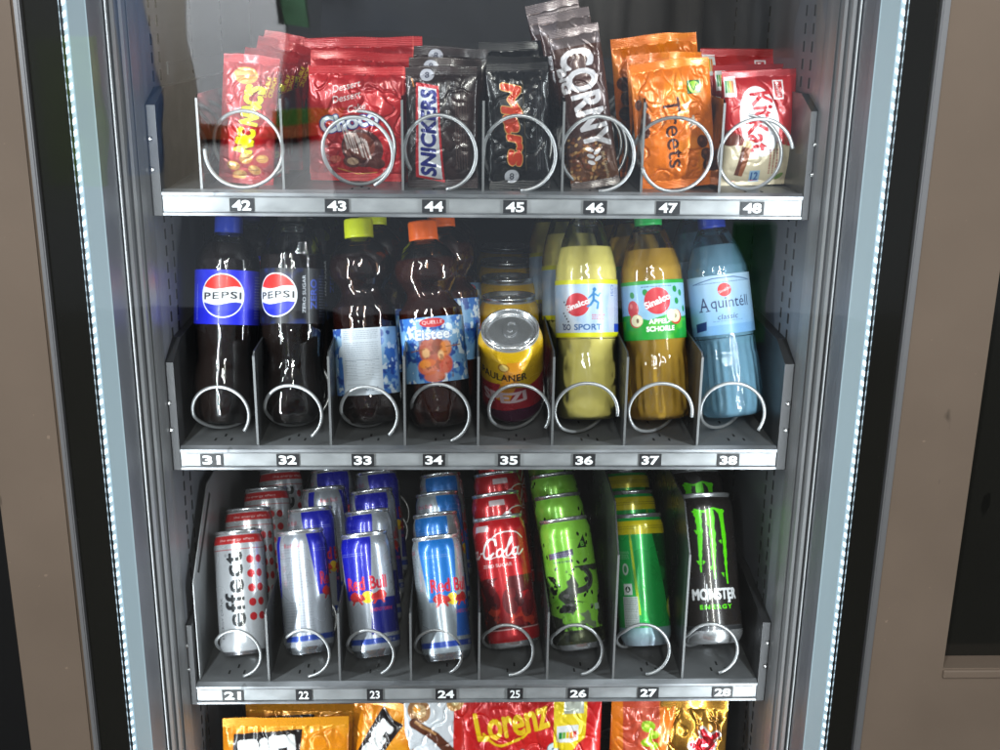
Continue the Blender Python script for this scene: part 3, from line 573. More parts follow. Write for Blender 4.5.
def P_corny():
    p = Print(50, 170, .5, (74, 46, 42), .25); p.grad(0, 60, (120, 74, 40), (74, 46, 42)); rs = random.Random(6)
    for k in range(110): x, y = rs.uniform(2, 40), rs.uniform(8, 62)*1.; p.ell(x, y*(1-.3*(x/50)), rs.uniform(1, 2.6), rs.uniform(.8, 2), rs.choice([(176, 124, 70), (206, 164, 110), (70, 36, 24), (150, 92, 50), (120, 62, 34)]), rs.uniform(0, 180))
    p.text('CORNY', 28, 95, 106, 31, (230, 226, 230), .03, -84, warp=lambda v: np.stack([v[:, 0], v[:, 1]*(1-.12*v[:, 0]/50)], 1)); p.text('BIG', 8, 116, 27, 9, (230, 226, 230), .05, -84)
    for k in range(5): p.ell(24+(k % 2)*7, 42-k*3.5, 4, 2, (230, 226, 230), 30 if k % 2 else -30)
    p.text('Dark Chocolate', 38, 24, 28, 3.4, (225, 205, 170), .01, -84); p.rect(0, 150, 50, 170, (120, 108, 110), .5); p.rect(0, 0, 50, 9, (60, 40, 34)); return p
def P_treets():
    p = Print(84, 136, .5, (232, 116, 8), .2); p.noise((246, 140, 20), 24, .55, .7, 3); p.text('Treets', 40, 60, 74, 19, (66, 30, 24), .01, -87, outline=None); p.rect(57, 99, 72, 113, (30, 90, 26)); p.ell(64.5, 106, 6, 6, (150, 205, 40)); p.line([(61, 109), (64.5, 102), (68, 109)], 1.4, (30, 80, 26))
    for x, y in ((8, 92), (10, 78), (8, 64), (74, 34), (76, 22), (70, 48)): p.ell(x, y, 6, 7, (92, 44, 26), 20); p.ell(x-1.5, y+2, 2.4, 2.8, (170, 96, 60), alpha=.6, soft=1.5)
    p.text('peanut', 27, 80, 22, 3.4, (246, 220, 180), .0, -87); p.text('TR', 60, 70, 12, 8, (248, 236, 220), .04, -80); p.lines(30, 30, 34, 60, 2, (120, 60, 20), 3, .4, True); p.poly([(50, 88), (60, 92), (54, 82)], (246, 230, 210)); p.text('2', 64, 128, 4, 5, (250, 190, 130), .02); return p
def P_kit():
    p = Print(72, 118, .5, (178, 22, 28), .15); p.noise((140, 14, 22), 20, .58, .7, 3); p.poly([(0, 0), (72, 0), (72, 38), (44, 46), (0, 50)], (216, 202, 172)); p.poly([(0, 44), (0, 60), (18, 52), (24, 42)], (120, 40, 26))
    p.ell(34, 66, 19, 36, (240, 240, 244), 8); p.text('Kit', 37, 83, 27, 21, (196, 24, 36), .03, -80, .1); p.text('Kat', 33, 52, 33, 21, (196, 24, 36), .03, -80, .1)
    p.poly([(12, 12), (20, 10), (27, 40), (18, 44)], (146, 84, 50)); p.poly([(12, 12), (16, 11), (21, 41), (18, 44)], (96, 46, 26)); p.poly([(17, 42), (27, 39), (29, 46), (20, 48)], (228, 200, 150)); p.ell(8, 48, 8, 5, (100, 46, 26), 20)
    p.rect(2, 92, 13, 112, (230, 228, 226)); [p.rect(3+i*2, 96, 4.6+i*2, 108, c) for i, c in enumerate([(30, 140, 70), (130, 180, 50), (240, 200, 40), (230, 130, 40)])]
    p.rect(48, 88, 58, 107, (235, 225, 226)); p.rect(49.2, 89.2, 56.8, 105.8, (186, 24, 30)); p.text('Nestlé', 53, 97.5, 14, 4, (240, 230, 230), .01, -80); p.lines(44, 12, 54, 38, 3, (150, 60, 50), 5, 1.6, True); p.text('12er', 61, 44, 10, 4, (90, 110, 60), .02, -80); p.rect(27, 4, 37, 16, (150, 186, 214)); p.text('12', 32, 10, 7, 9, (60, 100, 160), .03); p.ell(56, 9, 5, 2.2, (120, 150, 70), 40); return p
def P_bifi(w=122, h=150):
    p = Print(w, h, .6, (236, 142, 14), .2); p.noise((250, 170, 40), 24, .56, .6, 3); x, y = w/2-12, h-27
    p.poly([(x-40, y-15), (x+26, y-6), (x+28, y+16), (x-38, y+11)], (28, 20, 22)); p.text('BiFi', x-6, y+.5, 56, 17, (240, 240, 240), .07, 8); p.ell(w*.7, h-64, 22, 11, (240, 210, 130), 40); p.ell(w*.78, h-58, 13, 8, (196, 60, 44), 40); p.ell(w*.7, h-70, 10, 6, (220, 80, 60), 20)
    p.rect(0, h-12, w, h, (240, 160, 30), .3); return p
def P_bifi2():
    p = Print(66, 150, .6, (236, 142, 14), .2); p.noise((250, 170, 40), 24, .56, .6, 3); c, s = cos(R(62)), sin(R(62)); q = lambda a, b: (28+a*c-b*s, 112+a*s+b*c)
    p.poly([q(-26, -11), q(26, -12), q(27, 12), q(-25, 10)], (28, 20, 22)); p.text('BiFi', 28, 112, 42, 15, (240, 240, 240), .07, 62); p.ell(44, 70, 14, 18, (196, 60, 44)); return p
def P_nutbar():
    p = Print(52, 150, .6, (226, 230, 236), .15); p.poly([(36, 0), (52, 0), (52, 150), (40, 150)], (206, 30, 22)); p.ell(12, 132, 9, 9, (176, 126, 80)); p.ell(12, 132, 5.5, 5.5, (226, 190, 140)); p.line([(8, 122), (24, 112), (36, 98)], 8, (96, 50, 30)); p.line([(9, 123), (24, 114)], 2.4, (190, 140, 90))
    p.ell(41, 138, 7, 6, (214, 160, 90)); p.ell(41, 138, 3, 2.5, (245, 220, 160)); return p
def P_lorenz():
    p = Print(140, 160, .6, (206, 22, 26), .2); p.noise((226, 40, 34), 30, .55, .6, 3); p.text('Lorenz', 50, 134, 74, 26, (248, 204, 20), .03, 12); p.line([(22, 122), (36, 113), (56, 118), (68, 128)], 2.4, (248, 204, 20), curve=True)
    p.text('Erdnuß', 66, 102, 66, 17, (225, 238, 240), .05, 12, outline=(40, 120, 130), ow=.03); p.text('Locken', 66, 70, 60, 17, (225, 238, 240), .05, 12); p.poly([(92, 160), (126, 160), (124, 118), (108, 106), (92, 112)], (246, 214, 30)); p.rect(102, 139, 122, 151, (200, 204, 190)); p.rect(95, 116, 117, 130, (235, 235, 235)); [p.rect(97+i*3.7, 119, 100.3+i*3.7, 125, c) for i, c in enumerate([(20, 130, 60), (120, 180, 60), (240, 200, 40), (235, 140, 40), (220, 60, 40)])]
    for k in range(5): nut(p, 30+k*20, 30+(k % 2)*14, 8, k*40)
    return p
def P_gummy():
    p = Print(56, 150, .6, (228, 120, 24), .2); p.poly([(12, 0), (40, 0), (42, 150), (10, 150)], (190, 70, 44)); p.noise((220, 110, 80), 14, .55, .7, 5, (12, 0, 42, 150))
    for x, y, r in ((32, 126, 6), (37, 118, 5), (31, 112, 5), (38, 108, 4)): p.ell(x, y, r, r*.8, (150, 190, 30)); p.ell(x-1, y+1, r*.4, r*.3, (210, 235, 90))
    return p
def P_twix():
    p = Print(60, 150, .6, (196, 140, 50), .85); p.noise((120, 76, 30), 12, .55, .6, 3, metal=.8); p.text('Twix', 32, 98, 56, 26, (206, 28, 40), .05, 70, outline=(245, 240, 240), ow=.04); return p
# ------------------------------------------------------------------ vending machine
ZT, ZB = .42, -.97
def X_(px, Y, py=375): return at_y(px, py, Y)[0]
vm = empty('vending_machine', (0, 0, ZB)); tag(vm, 'glass-fronted vending machine with taupe metal door frame and two glowing side strips', 'vending machine')
def vpart(name, poly, m, z0=ZB, z1=ZT, bev=0):
    """polygon in (x, y) extruded upward, child of the machine"""
    bm = bmesh.new(); A = [bm.verts.new((x, y, z0-ZB)) for x, y in poly]; B = [bm.verts.new((x, y, z1-ZB)) for x, y in poly]; n = len(poly)
    bm.faces.new(A[::-1]); bm.faces.new(B); [bm.faces.new((A[i], A[(i+1) % n], B[(i+1) % n], B[i])) for i in range(n)]
    bmesh.ops.recalc_face_normals(bm, faces=bm.faces[:])
    if bev: bmesh.ops.bevel(bm, geom=[e for e in bm.edges if abs(e.verts[0].co.z-e.verts[1].co.z) > .01], offset=bev, segments=3, affect='EDGES')
    return bm_obj(name, bm, m, vm)
def rectp(xa, xb, ya, yb): return [(xa, ya), (xb, ya), (xb, yb), (xa, yb)]
YF = -.130
sides = {}
for sd, b in (('l', [(None, 0), (54, YF), (60, YF), (94, -.127), (101, -.122), (119, -.098), (134, -.055), (136.5, -.05), (163, -.01)]),
              ('r', [(None, 0), (905, YF), (897, YF), (868, -.127), (861, -.122), (842, -.098), (827, -.055), (824.5, -.05), (797, -.01)])):
    x = [None]+[X_(p, y) for p, y in b[1:]]; s = 1 if sd == 'l' else -1
    if sd == 'l':
        xo = at_y(30, 750, YF)[0]
        vpart('door_panel', rectp(xo, x[1], YF, YF+.05), M['beige'], bev=.003)
        vpart('cabinet_side', rectp(xo+.004, x[1]-.01, YF+.05, .6), M['black'])
    else:
        # right-hand panel with a recessed dark window
        xo = .78; wz0 = at_y(960, 668, YF)[2]; wz1 = .30; wx = at_y(985, 375, YF)[0]
        bm = bmesh.new(); add_box(bm, (x[1], YF, 0), (wx, YF+.05, ZT-ZB)); add_box(bm, (wx, YF, 0), (xo, YF+.05, wz0-ZB)); add_box(bm, (wx, YF, wz1-ZB), (xo, YF+.05, ZT-ZB)); add_box(bm, (.74, YF, wz0-ZB), (xo, YF+.05, wz1-ZB))
        bm_obj('door_panel', bm, M['beige'], vm)
        w = box('panel_window', (wx-.002, YF+.022, wz0-ZB-.002), (.745, YF+.030, wz1-ZB+.002), M['border'], vm); tag(w, 'dark recessed window in the right door panel')
        box('window_ledge', (wx+.0, YF-.003, wz0-ZB-.010), (.742, YF+.02, wz0-ZB-.0012), M['beige'], vm, .0015)
        vpart('cabinet_side', rectp(x[1]+.01, xo, YF+.05, .6), M['black'])
    vpart('metal_trim', rectp(x[1]+s*.0005, x[2], YF-.004, YF+.02), M['trim'], bev=.0012)
    vpart('glass_border', rectp(x[2]+s*.0003, x[3], -.1275, -.123), M['border'])
    vpart('gasket', rectp(x[2]+s*.001, x[3]+s*.001, -.122, -.05), M['gasket'])
    # light strip: carrier with a row of small lenses
    bm = bmesh.new(); add_box(bm, (min(x[3]+s*.001, x[4]), -.1215, 0), (max(x[3]+s*.001, x[4]), -.118, ZT-ZB), 0); z = .004; k = 0
    while z < ZT-ZB-.01:
        xa, xb = x[3]+s*.0008, x[4]-s*.0008; q = .0042
        v = [bm.verts.new(p) for p in ((xa, -.1217, z-q*.75), (xb, -.1217, z-q*.25), (xb, -.1217, z+q*.75), (xa, -.1217, z+q*.35), ((xa+xb)/2, -.1245, z))]
        for a_, b_ in ((0, 1), (1, 2), (2, 3), (3, 0)):
            f = bm.faces.new((v[a_], v[b_], v[4])); f.material_index = 1
        z += .0092
    bmesh.ops.recalc_face_normals(bm, faces=bm.faces[:])
    o = bm_obj('light_strip', bm, [M['ledbase'], M['led']], vm)
    tag(o, 'glowing strip of tiny lamps on the %s of the glass' % ('left' if sd == 'l' else 'right'))
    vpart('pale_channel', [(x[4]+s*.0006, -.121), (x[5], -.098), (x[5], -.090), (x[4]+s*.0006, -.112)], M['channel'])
    vpart('grey_channel', [(x[5]+s*.0004, -.0985), (x[6], -.055), (x[6]-s*.002, -.045), (x[5]+s*.0004, -.088)], M['darkch'])
    vpart('door_seal', rectp(x[6]+s*.0004, x[7]+s*.002, -.051, -.03), M['gasket'])
    vpart('seal_edge', rectp(x[6]+s*.0008, x[6]+s*.0020, -.0525, -.0512), M['trim'])
    # ridged steel pillar
    xs = [x[7]+s*.002+(x[8]-x[7]-s*.002)*t for t in (0, .16, .30, .36, .52, .66, .72, .86, 1)]; ys = [-.046, -.050, -.046, -.034, -.040, -.036, -.024, -.028, -.012]
    vpart('steel_pillar', list(zip(xs, ys))+[(xs[-1], 0), (xs[0], 0)], M['steel'])
    # perforated side wall
    bm = bmesh.new(); xw = x[8]; add_box(bm, (min(xw, xw-s*.004), -.0005, 0), (max(xw, xw-s*.004), .56, ZT-ZB))
    for yy in (.035, .062, .20, .36):
        z = .02
        while z < ZT-ZB-.02: add_box(bm, (min(xw, xw+s*.0006), yy, z), (max(xw, xw+s*.0006), yy+.0035, z+.010), 1); z += .0165
    for zz in (.25, .52, .80, 1.08): add_box(bm, (min(xw, xw+s*.0015), .09, zz), (max(xw, xw+s*.0015), .55, zz+.012))
    bm_obj('side_wall', bm, [M['wall'], M['hole']], vm)
    sides[sd] = x
xl, xr = sides['l'], sides['r']
box('back_wall', (xl[8], .56, 0), (xr[8], .57, ZT-ZB), M['back'], vm)
box('cabinet_roof', (xl[8], -.02, ZT-ZB-.006), (xr[8], .56, ZT-ZB), M['back'], vm)
box('cabinet_floor', (xl[8], -.02, 0), (xr[8], .56, .006), M['back'], vm)
g = box('glass_pane', (xl[3]+.0003, -.1272, .01), (xr[3]-.0003, -.1268, ZT-ZB-.01), M['glass'], vm)

# ------------------------------------------------------------------ shelf trays
def shear_text_mesh(s, w, h, bold=.03):
    v, t = text_tris(s, bold); mn, mx = v.min(0), v.max(0); v = (v-(mn+mx)/2)/(mx-mn)*np.array([w, h])
    me = bpy.data.meshes.new('digits'); me.from_pydata([(a, 0, b) for a, b in v], [], [tuple(q) for q in t]); return me
RAILH = .0128
def coil(parent, xc, zf, rad, pitch, a0, y0, depth=.40, wr=.0018, end=None):
    n = int(depth/pitch*40); pts = []
    for i in range(n):
        a = R(a0)+2*pi*i/40; q = i/40; y = y0+pitch*(.30*q if q < .62 else .186+(q-.62)*2.14 if q < 1.0 else q); wob = 1+.02*sin(i*.37)
        pts.append((xc+rad*wob*cos(a), y, zf+rad+.0025+rad*wob*sin(a)))
    return tube('spiral_coil', pts, wr, M['wire'], parent)
def tray(idx, zc, pl, pr_, py, cols, divs, labels, lab_py, coils, pitch, label, divh, side_h, y0w=.009):
    x0, x1 = at_y(pl, py, 0)[0], at_y(pr_, py, 0)[0]; t = empty('shelf_tray', ((x0+x1)/2, 0, zc)); ox, oz = (x0+x1)/2, zc; tag(t, label, 'shelf')
    L = lambda p: (p[0]-ox, p[1], p[2]-oz)
    zf = zc+RAILH-.003
    bm = bmesh.new(); add_box(bm, L((x0-.002, .006, zf-.0015)), L((x1+.002, .50, zf)), 0)
    for c in cols:                                          # slots punched in the floor
        for yy, dx in ((.022, -.006), (.022, .010), (.034, .002), (.075, -.004), (.11, .006)):
            add_box(bm, L((c+dx-.001, yy, zf-.0005)), L((c+dx+.001, yy+.007, zf+.0003)), 1)
    bm_obj('tray_floor', bm, [M['tray'], M['hole']], t)
    z = zc; H = RAILH
    prof = [(.006, z-H), (-.001, z-H), (-.002, z-H+.0006), (-.002, z-H+.0030), (.0006, z-H+.0036), (.0006, z+H-.0075), (-.002, z+H-.0066), (-.0024, z+H-.0035), (-.001, z+H-.0030), (.004, z+H-.0012), (.006, z+H-.002)]
    bm = bmesh.new(); add_prism_x(bm, [(a, b-oz) for a, b in prof], x0-ox, x1-ox); bmesh.ops.recalc_face_normals(bm, faces=bm.faces[:])
    rail = bm_obj('front_rail', bm, M['rail'], t)
    strip = box('label_holder', L((x0+.004, -.0004, z-H+.0045)), L((x1-.004, .0005, z+H-.0082)), M['holder'], rail)
    for px, s in labels:
        c = at_y(px, lab_py, 0)[0]; small = s in ('22', '23', '25'); w, h = (.0112, .0062) if not small else (.0085, .0064)
        zl = z-.0022
        lb = box('number_label', L((c-(w if small else w), -.0016, zl-h)), L((c+w, -.0006, zl+h)), M['plate'], rail)
        if small: 
            pass
        d = link('digits', shear_text_mesh(s, .0175 if not small else .0105, .0096, .035 if not small else .02), M['digits'], lb); d.location = L((c, -.0018, zl+random.uniform(-.0004, .0004)))
        tag(lb, 'black number label reading %s' % s)
    for i, px in enumerate(divs):
        c = at_y(px, py-14, .006)[0]; hh = divh[i] if isinstance(divh, (list, tuple)) else divh
        if hh < .1: pts = [(.007, zf+.0008), (.007, zf+hh*.96), (.011, zf+hh), (.49, zf+hh), (.49, zf+.0008)]
        else: pts = [(.007, zf+.0008), (.007, zf+hh*.78), (.05, zf+hh), (.49, zf+hh), (.49, zf+.0008)]
        bm = bmesh.new(); add_prism_x(bm, [(a, b-oz) for a, b in pts], c-ox-.0008, c-ox+.0008)
        bmesh.ops.recalc_face_normals(bm, faces=bm.faces[:]); dv = bm_obj('divider', bm, M['divclear'] if idx != 1 else M['divpet'], t)
        add = bmesh.new(); add_box(add, L((c-.0011, .0055, zf+.0005)), L((c+.0011, .0068, zf+(hh*.96 if hh < .1 else hh*.78)))); bm_obj('divider_edge', add, M['edge'], dv)
    for s, xx in ((-1, x0), (1, x1)):                       # side brackets
        a, b = sorted((xx+s*.0005, xx+s*.0135)); hh = side_h
        pts = [(-.001, z-H), (-.001, zf+hh*.85), (.035 if idx != 3 else .10, zf+hh), (.49, zf+hh), (.49, z-H)]
        bm = bmesh.new(); add_prism_x(bm, [(p, q-oz) for p, q in pts], a-ox, b-ox); bmesh.ops.recalc_face_normals(bm, faces=bm.faces[:])
        sb = bm_obj('side_bracket', bm, M['sideplate'], t)
        for zz in (.02, .048):
            bm = bmesh.new(); bmesh.ops.create_uvsphere(bm, u_segments=12, v_segments=8, radius=.0024, matrix=Matrix.Translation(L(((a+b)/2, -.0012, zf+zz))))
            bm_obj('screw', bm, M['screw'], sb, True)
    if idx == 3:                                            # tall light-grey guide plates standing inside the brackets
        for s, xx in ((-1, x0),):
            pts = [(.010, zf+.001), (.010, zf+.115), (.10, zf+.19), (.48, zf+.19), (.48, zf+.001)]
            bm = bmesh.new(); add_prism_x(bm, [(p, q-oz) for p, q in pts], xx-ox+.001, xx-ox+.0022)
            add_prism_x(bm, [(.03, zf+.118-oz), (.036, zf+.114-oz), (.11, zf+.173-oz), (.105, zf+.178-oz)], xx-ox+.0021, xx-ox+.0026, 1)
            bmesh.ops.recalc_face_normals(bm, faces=bm.faces[:]); bm_obj('guide_plate', bm, [M['guide'], M['hole']], t)
    for i, (cx, rad, a0, dz) in enumerate(coils):
        co = coil(t, cx-ox, zf-oz+dz, rad, pitch[i] if isinstance(pitch, (list, tuple)) else pitch, a0, y0w)
    return zf
M['holder'] = mat('label_strip', (.29, .30, .31), .45, .35, noise=.15, nscale=70, stretch=(.5, 1, 1))
M['edge'] = mat('divider_front_edge', (.20, .205, .21), .4, .5); M['guide'] = mat('guide_plate_grey', (.26, .265, .27), .4, .5, noise=.1, nscale=20)
M['divpet'] = clear_mat('clear_divider', (.55, .56, .56), 1.45, .08, .02)
Z1, Z2, Z3, Z4 = at_y(480, 204, 0)[2], at_y(480, 457.5, 0)[2], at_y(480, 691.5, 0)[2], -.772
l1 = [(242, '42'), (337, '43'), (434, '44'), (515, '45'), (595, '46'), (668, '47'), (752, '48')]
l2 = [(212, '31'), (288, '32'), (363, '33'), (434, '34'), (509, '35'), (584, '36'), (650, '37'), (728, '38')]
l3 = [(233, '21'), (304, '22'), (375, '23'), (446, '24'), (515, '25'), (578, '26'), (648, '27'), (722, '28')]
d1 = [202, 284, 403, 483, 562, 641, 719]; d2 = [258, 331, 405, 478, 552, 624, 697]; d3 = [269, 340, 411, 479, 547, 613, 682]
def cpx(px, py, Y=.02): return at_y(px, py, Y)[0]
c1 = [(246, 35, 178), (358, 33, -62), (440, 34, -80), (519, 34, -88), (597, 34, -88), (674, 34, 200), (753, 34, 12)]
c2 = [(221, 28.5, -34), (293, 29, -50), (369, 28.5, -45), (440, 29.5, -68), (519, 30, -28), (586, 31, -4), (660, 31, -6), (732, 31, -34)]
c3 = [(237, 25.5, -76), (306, 25.5, -86), (370, 25.5, -62), (438, 25.5, -60), (508, 27.5, -88), (577, 27.5, -80), (644, 27.5, -86), (712, 27.5, -74)]
mid = lambda d, a, b: [(u+v)/2 for u, v in zip([a]+d, d+[b])]
zf1 = tray(1, Z1, 163, 802, 204, [cpx(p, 187) for p, *_ in c1], d1, l1, 207, [(cpx(p, 150), r/1000, a, 0) for p, r, a in c1], .046, 'top shelf of snacks, its rail numbered 42 to 48', .088, .092, .004)
zf2 = tray(2, Z2, 181, 776, 457.5, [cpx(p, 440) for p in mid(d2, 183, 774)], d2, l2, 461, [(cpx(p, 405), r/1000, a, 0) for p, r, a in c2], .073, 'middle shelf of bottles, its rail numbered 31 to 38', .098, .105)
zf3 = tray(3, Z3, 197, 756, 691.5, [cpx(p, 672) for p in mid(d3, 199, 753)], d3, l3, 695.5, [(cpx(p, 645), r/1000, a, 0) for p, r, a in c3], [.060]*4+[.065]*3+[.074], 'lower shelf of cans, its rail numbered 21 to 28', [.085, .085, .085, .085, .085, .19, .19], .085, .012)
zf4 = tray(4, Z4, 207, 740, 900, [], [300, 370, 440, 610, 665], [], 900, [(cpx(p, 760), .036, a, .02) for p, a in ((262, 170), (388, 20), (436, 30), (535, 170), (642, -60), (700, 30))], .055, 'lowest shelf of snack bags, half hidden below the cans', .07, .07)

# ------------------------------------------------------------------ products
def axis_to(h, base, tx, lb):
    """side lean so that the top projects onto column tx, for a given backward lean"""
    sx = 0.; sy = sin(R(lb))
    for _ in range(12):
        f = lambda s: proj(base[0]+h*s, base[1]+h*sy, base[2]+h*math.sqrt(max(.01, 1-s*s-sy*sy)))[0]-tx
        e = f(sx); g_ = (f(sx+1e-4)-e)/1e-4; sx -= e/g_
    return Vector((sx, sy, math.sqrt(1-sx*sx-sy*sy)))
def pose(o, base, ax, spin, sc_=1, wx=1):
    z = ax.normalized(); x = Vector((0, 1, 0)).cross(z).normalized(); y = z.cross(x)
    m = Matrix((x, y, z)).transposed() @ Matrix.Rotation(R(spin), 3, 'Z'); o.matrix_world = Matrix.Translation(base) @ m.to_4x4() @ Matrix.Diagonal((sc_*wx, sc_, sc_, 1))
def copy_tree(o, parent=None):
    c = o.copy(); COL.objects.link(c)
    if parent is not None: c.parent = parent
    for ch in list(o.children): copy_tree(ch, c)
    return c
DBG = []
def column(make, zf, b, tx, ty, lb, spin, rears, group, cat, labels, pitch, sx_=1, autoscale=False, dspin=0):
    """front item from its foot and head, the ones behind it one coil turn further back each"""
    o = make(); h = o['h']; Rr = o['R']; lift = Rr*sin(R(abs(lb)))*.98
    base = Vector(at_z(b[0], b[1], zf+lift+.0008)); ax = axis_to(h, base, tx, lb); s = 1
    top = proj(*(base+ax*h))
    if autoscale:
        s = (b[1]-ty)/(b[1]-top[1]); h *= s; ax = axis_to(h, base, tx, lb); top = proj(*(base+ax*h))
    DBG.append((labels[0][:38], round(base.y, 3), round(math.degrees(math.asin(ax.x)), 1), [round(v) for v in top], (tx, ty), round(s, 2)))
    pose(o, base, ax, spin, s, sx_); tag(o, labels[0], cat, group); del o['h'], o['R']
    for k, r in enumerate(rears):
        rx, rlb, rs = r[:3]; rh = r[3] if len(r) > 3 else 1; s2, h2 = s*rh, h*rh; c = copy_tree(o); bb = base+Vector((0, pitch*(k+1), 0))
        if autoscale: rx += random.uniform(-3, 3); rlb += random.uniform(-2, 2); h2 *= (q := random.uniform(.97, 1.03)); s2 *= q
        a2 = ax.copy() if rlb is None else axis_to(h2, bb, rx, rlb)
        if rlb is None:
            for _ in range(8):
                e = proj(*(bb+a2*h2))[0]-rx; bb.x -= e*.0009
        bb.z = zf+Rr*sin(math.acos(min(1, a2.z)))*.98+.0008
        DBG.append(('   rear', round(bb.y, 3), '', [round(v) for v in proj(*(bb+a2*h2))], rx, ''))
        pose(c, bb, a2, spin+rs+random.uniform(-5, 5), s2, sx_); tag(c, labels[k+1], cat, group)
    return o
ords = ['second', 'third', 'fourth', 'fifth']
def cans(key, d, h, pr, base=0):
    p = can_meshes(key, d, h, pr, base); return lambda: make_can(p)
def col_labels(front, what, n, num):
    return [front] + ['%s, %s from the front above number %s' % (what, ords[k], num) for k in range(n)]
bull = cans('blue_silver', 55, 134, P_bull())
LB3 = 26
column(cans('white_red', 55, 134, P_effect()), zf3, (246, 653), 238, 534, LB3, 4, [(248, None, 6), (266, None, -20), (280, None, 30)], 'white and red cans above number 21', 'can', col_labels('white can with rows of red dots, frontmost above number 21', 'white can with red top band', 3, 21), .060)
column(bull, zf3, (311, 652), 300, 533, LB3, 114, [(310, None, -40), (323, None, 30), (331, None, -60)], 'silver and blue cans above number 22', 'can', col_labels('silver can turned to its fine print, frontmost above number 22', 'silver and blue can', 3, 22), .060)
column(bull, zf3, (377, 655), 364, 538, LB3, 16, [(367, None, 0), (371, None, 30), (376, None, 60)] if 1 else [(367, None, -14), (371, None, 30), (376, None, 60)], 'blue and silver cans above number 23', 'can', col_labels('dark blue and silver can with red lettering, frontmost above number 23', 'dark blue and silver can', 3, 23), .060)
column(cans('sky_silver', 55, 134, P_bull((20, 118, 206), (28, 96, 190), (170, 180, 188))), zf3, (448, 659), 435, 539, LB3+2, 46, [(435, None, -22), (437, None, 40), (440, None, 0)], 'light blue cans above number 24', 'can', col_labels('light blue and silver can with visible foot, frontmost above number 24', 'light blue and silver can', 3, 24), .060)
column(cans('red', 60, 145, P_coke(), 7), zf3, (515, 646), 497, 519, LB3, 4, [(495, None, 44), (496, None, 44), (498, None, 44)], 'red cans above number 25', 'can', col_labels('red can with white script, frontmost above number 25', 'red can with white script', 3, 25), .065)
column(cans('green_black', 58, 145, P_green(), 7), zf3, (582, 648), 563, 518, LB3, -4, [(557, None, 20), (552, None, 40), (548, None, 0)], 'bright green cans above number 26', 'can', col_labels('bright green can with black specks, frontmost above number 26', 'bright green can with black specks', 3, 26), .065)
column(cans('green_yellow', 58, 145, P_lime()), zf3, (646, 644), 637, 515, LB3, -16, [(630, None, 60), (625, None, 20), (621, None, 0)], 'green and yellow cans above number 27', 'can', col_labels('green can with yellow top band, frontmost above number 27', 'green can with yellow top band', 3, 27), .066)
column(cans('black_claw', 68, 166, P_claw(), 15), zf3, (713, 643), 701, 492, LB3+2, 2, [(693, None, 0), (686, None, 20)], 'black cans above number 28', 'can', col_labels('tall black can with three green claw marks, frontmost above number 28', 'tall black can with green marks', 2, 28), .076)

# bottles
pep = [(0, 6), (12, 3), (20, 0), (26, 3), (31.5, 14), (33, 26), (32.6, 50), (30.5, 66), (31.5, 84), (32.6, 104), (32.6, 112), (32.4, 160), (31.5, 169), (27, 179), (19, 190), (14.5, 195), (12.6, 198)]
tea = [(0, 6), (12, 3), (20, 0), (27, 3), (31.8, 14), (32.6, 30), (32.6, 112), (30.5, 121), (24.5, 130), (22.6, 136), (25, 142), (31, 151), (33, 161), (31, 172), (24, 182), (16.5, 189), (13, 193), (12.6, 196)]
sin_ = [(0, 6), (14, 3), (23, 0), (30, 2), (33.2, 10), (33.8, 22), (33.6, 58), (32.2, 70), (32.4, 84), (32.4, 90), (32.4, 150), (30.4, 162), (25, 175), (18, 189), (13.4, 197), (12.6, 200)]
bp = {}
def tall(p, dz, z0=155): return [(r, z+(dz*min(1, (z-z0)/30) if z > z0 else 0)) for r, z in p]
bp[31] = bottle_proto('blue_label_bottle', pep, 212, 33, 'cola', 184, P_blue(), (101, 156), 33.1, 'pet', 'cap_blue', lobes=5)
bp[32] = bottle_proto('black_label_bottle', tall(pep, 12), 224, 33, 'cola', 172, P_zero(), (102, 158), 33.1, 'pet', 'cap_black', lobes=5)
bp[33] = bottle_proto('yellow_cap_bottle', tea, 211, 33, 'tea', 174, P_teaback(), (30, 98), 33.1, 'petbrown', 'cap_yellow', lobes=5, capr=15)
bp[34] = bottle_proto('orange_cap_bottle', tea, 211, 33, 'tea2', 172, P_tea(), (46, 112), 33.1, 'petbrown', 'cap_orange', lobes=5, capr=15)
bp[36] = bottle_proto('pale_yellow_bottle', tall(sin_, 15), 230, 33, 'sport', 180, P_sport(), (86, 145), 33.0, 'pet', 'cap_clear', lobes=0, flutes=(14, 68, 12, .012))
bp[37] = bottle_proto('amber_bottle', tall(sin_, 8), 223, 33, 'apple', 178, P_apple(), (84, 145), 33.0, 'pet', 'cap_green', lobes=0, flutes=(6, 70, 22, .03))
bp[38] = bottle_proto('blue_water_bottle', tall(sin_, 5), 220, 33, 'water', 182, P_water(), (88, 150), 33.0, 'petblue', 'cap_blue', lobes=0, flutes=(6, 84, 24, .03))
LB2 = 15
def bott(n): return lambda: make_bottle(bp[n])
column(bott(31), zf2, (225, 422), 229, 218, LB2, 2, [(248, None, 20), (258, None, 50)], 'cola bottles above number 31', 'bottle', col_labels('dark cola bottle with bright blue label, frontmost above number 31', 'dark cola bottle with bright blue label', 2, 31), .073)
column(bott(32), zf2, (293, 422), 292, 219, LB2, -22, [(306, None, 20), (316, None, -40)], 'cola bottles above number 32', 'bottle', col_labels('dark cola bottle with black label, frontmost above number 32', 'dark cola bottle with black label', 2, 32), .073)
column(bott(33), zf2, (371, 422), 358, 219, LB2, -2, [(372, None, 100), (380, None, 30)], 'iced tea bottles above number 33', 'bottle', col_labels('iced tea bottle with bright yellow cap, frontmost above number 33', 'iced tea bottle with bright yellow cap', 2, 33), .073)
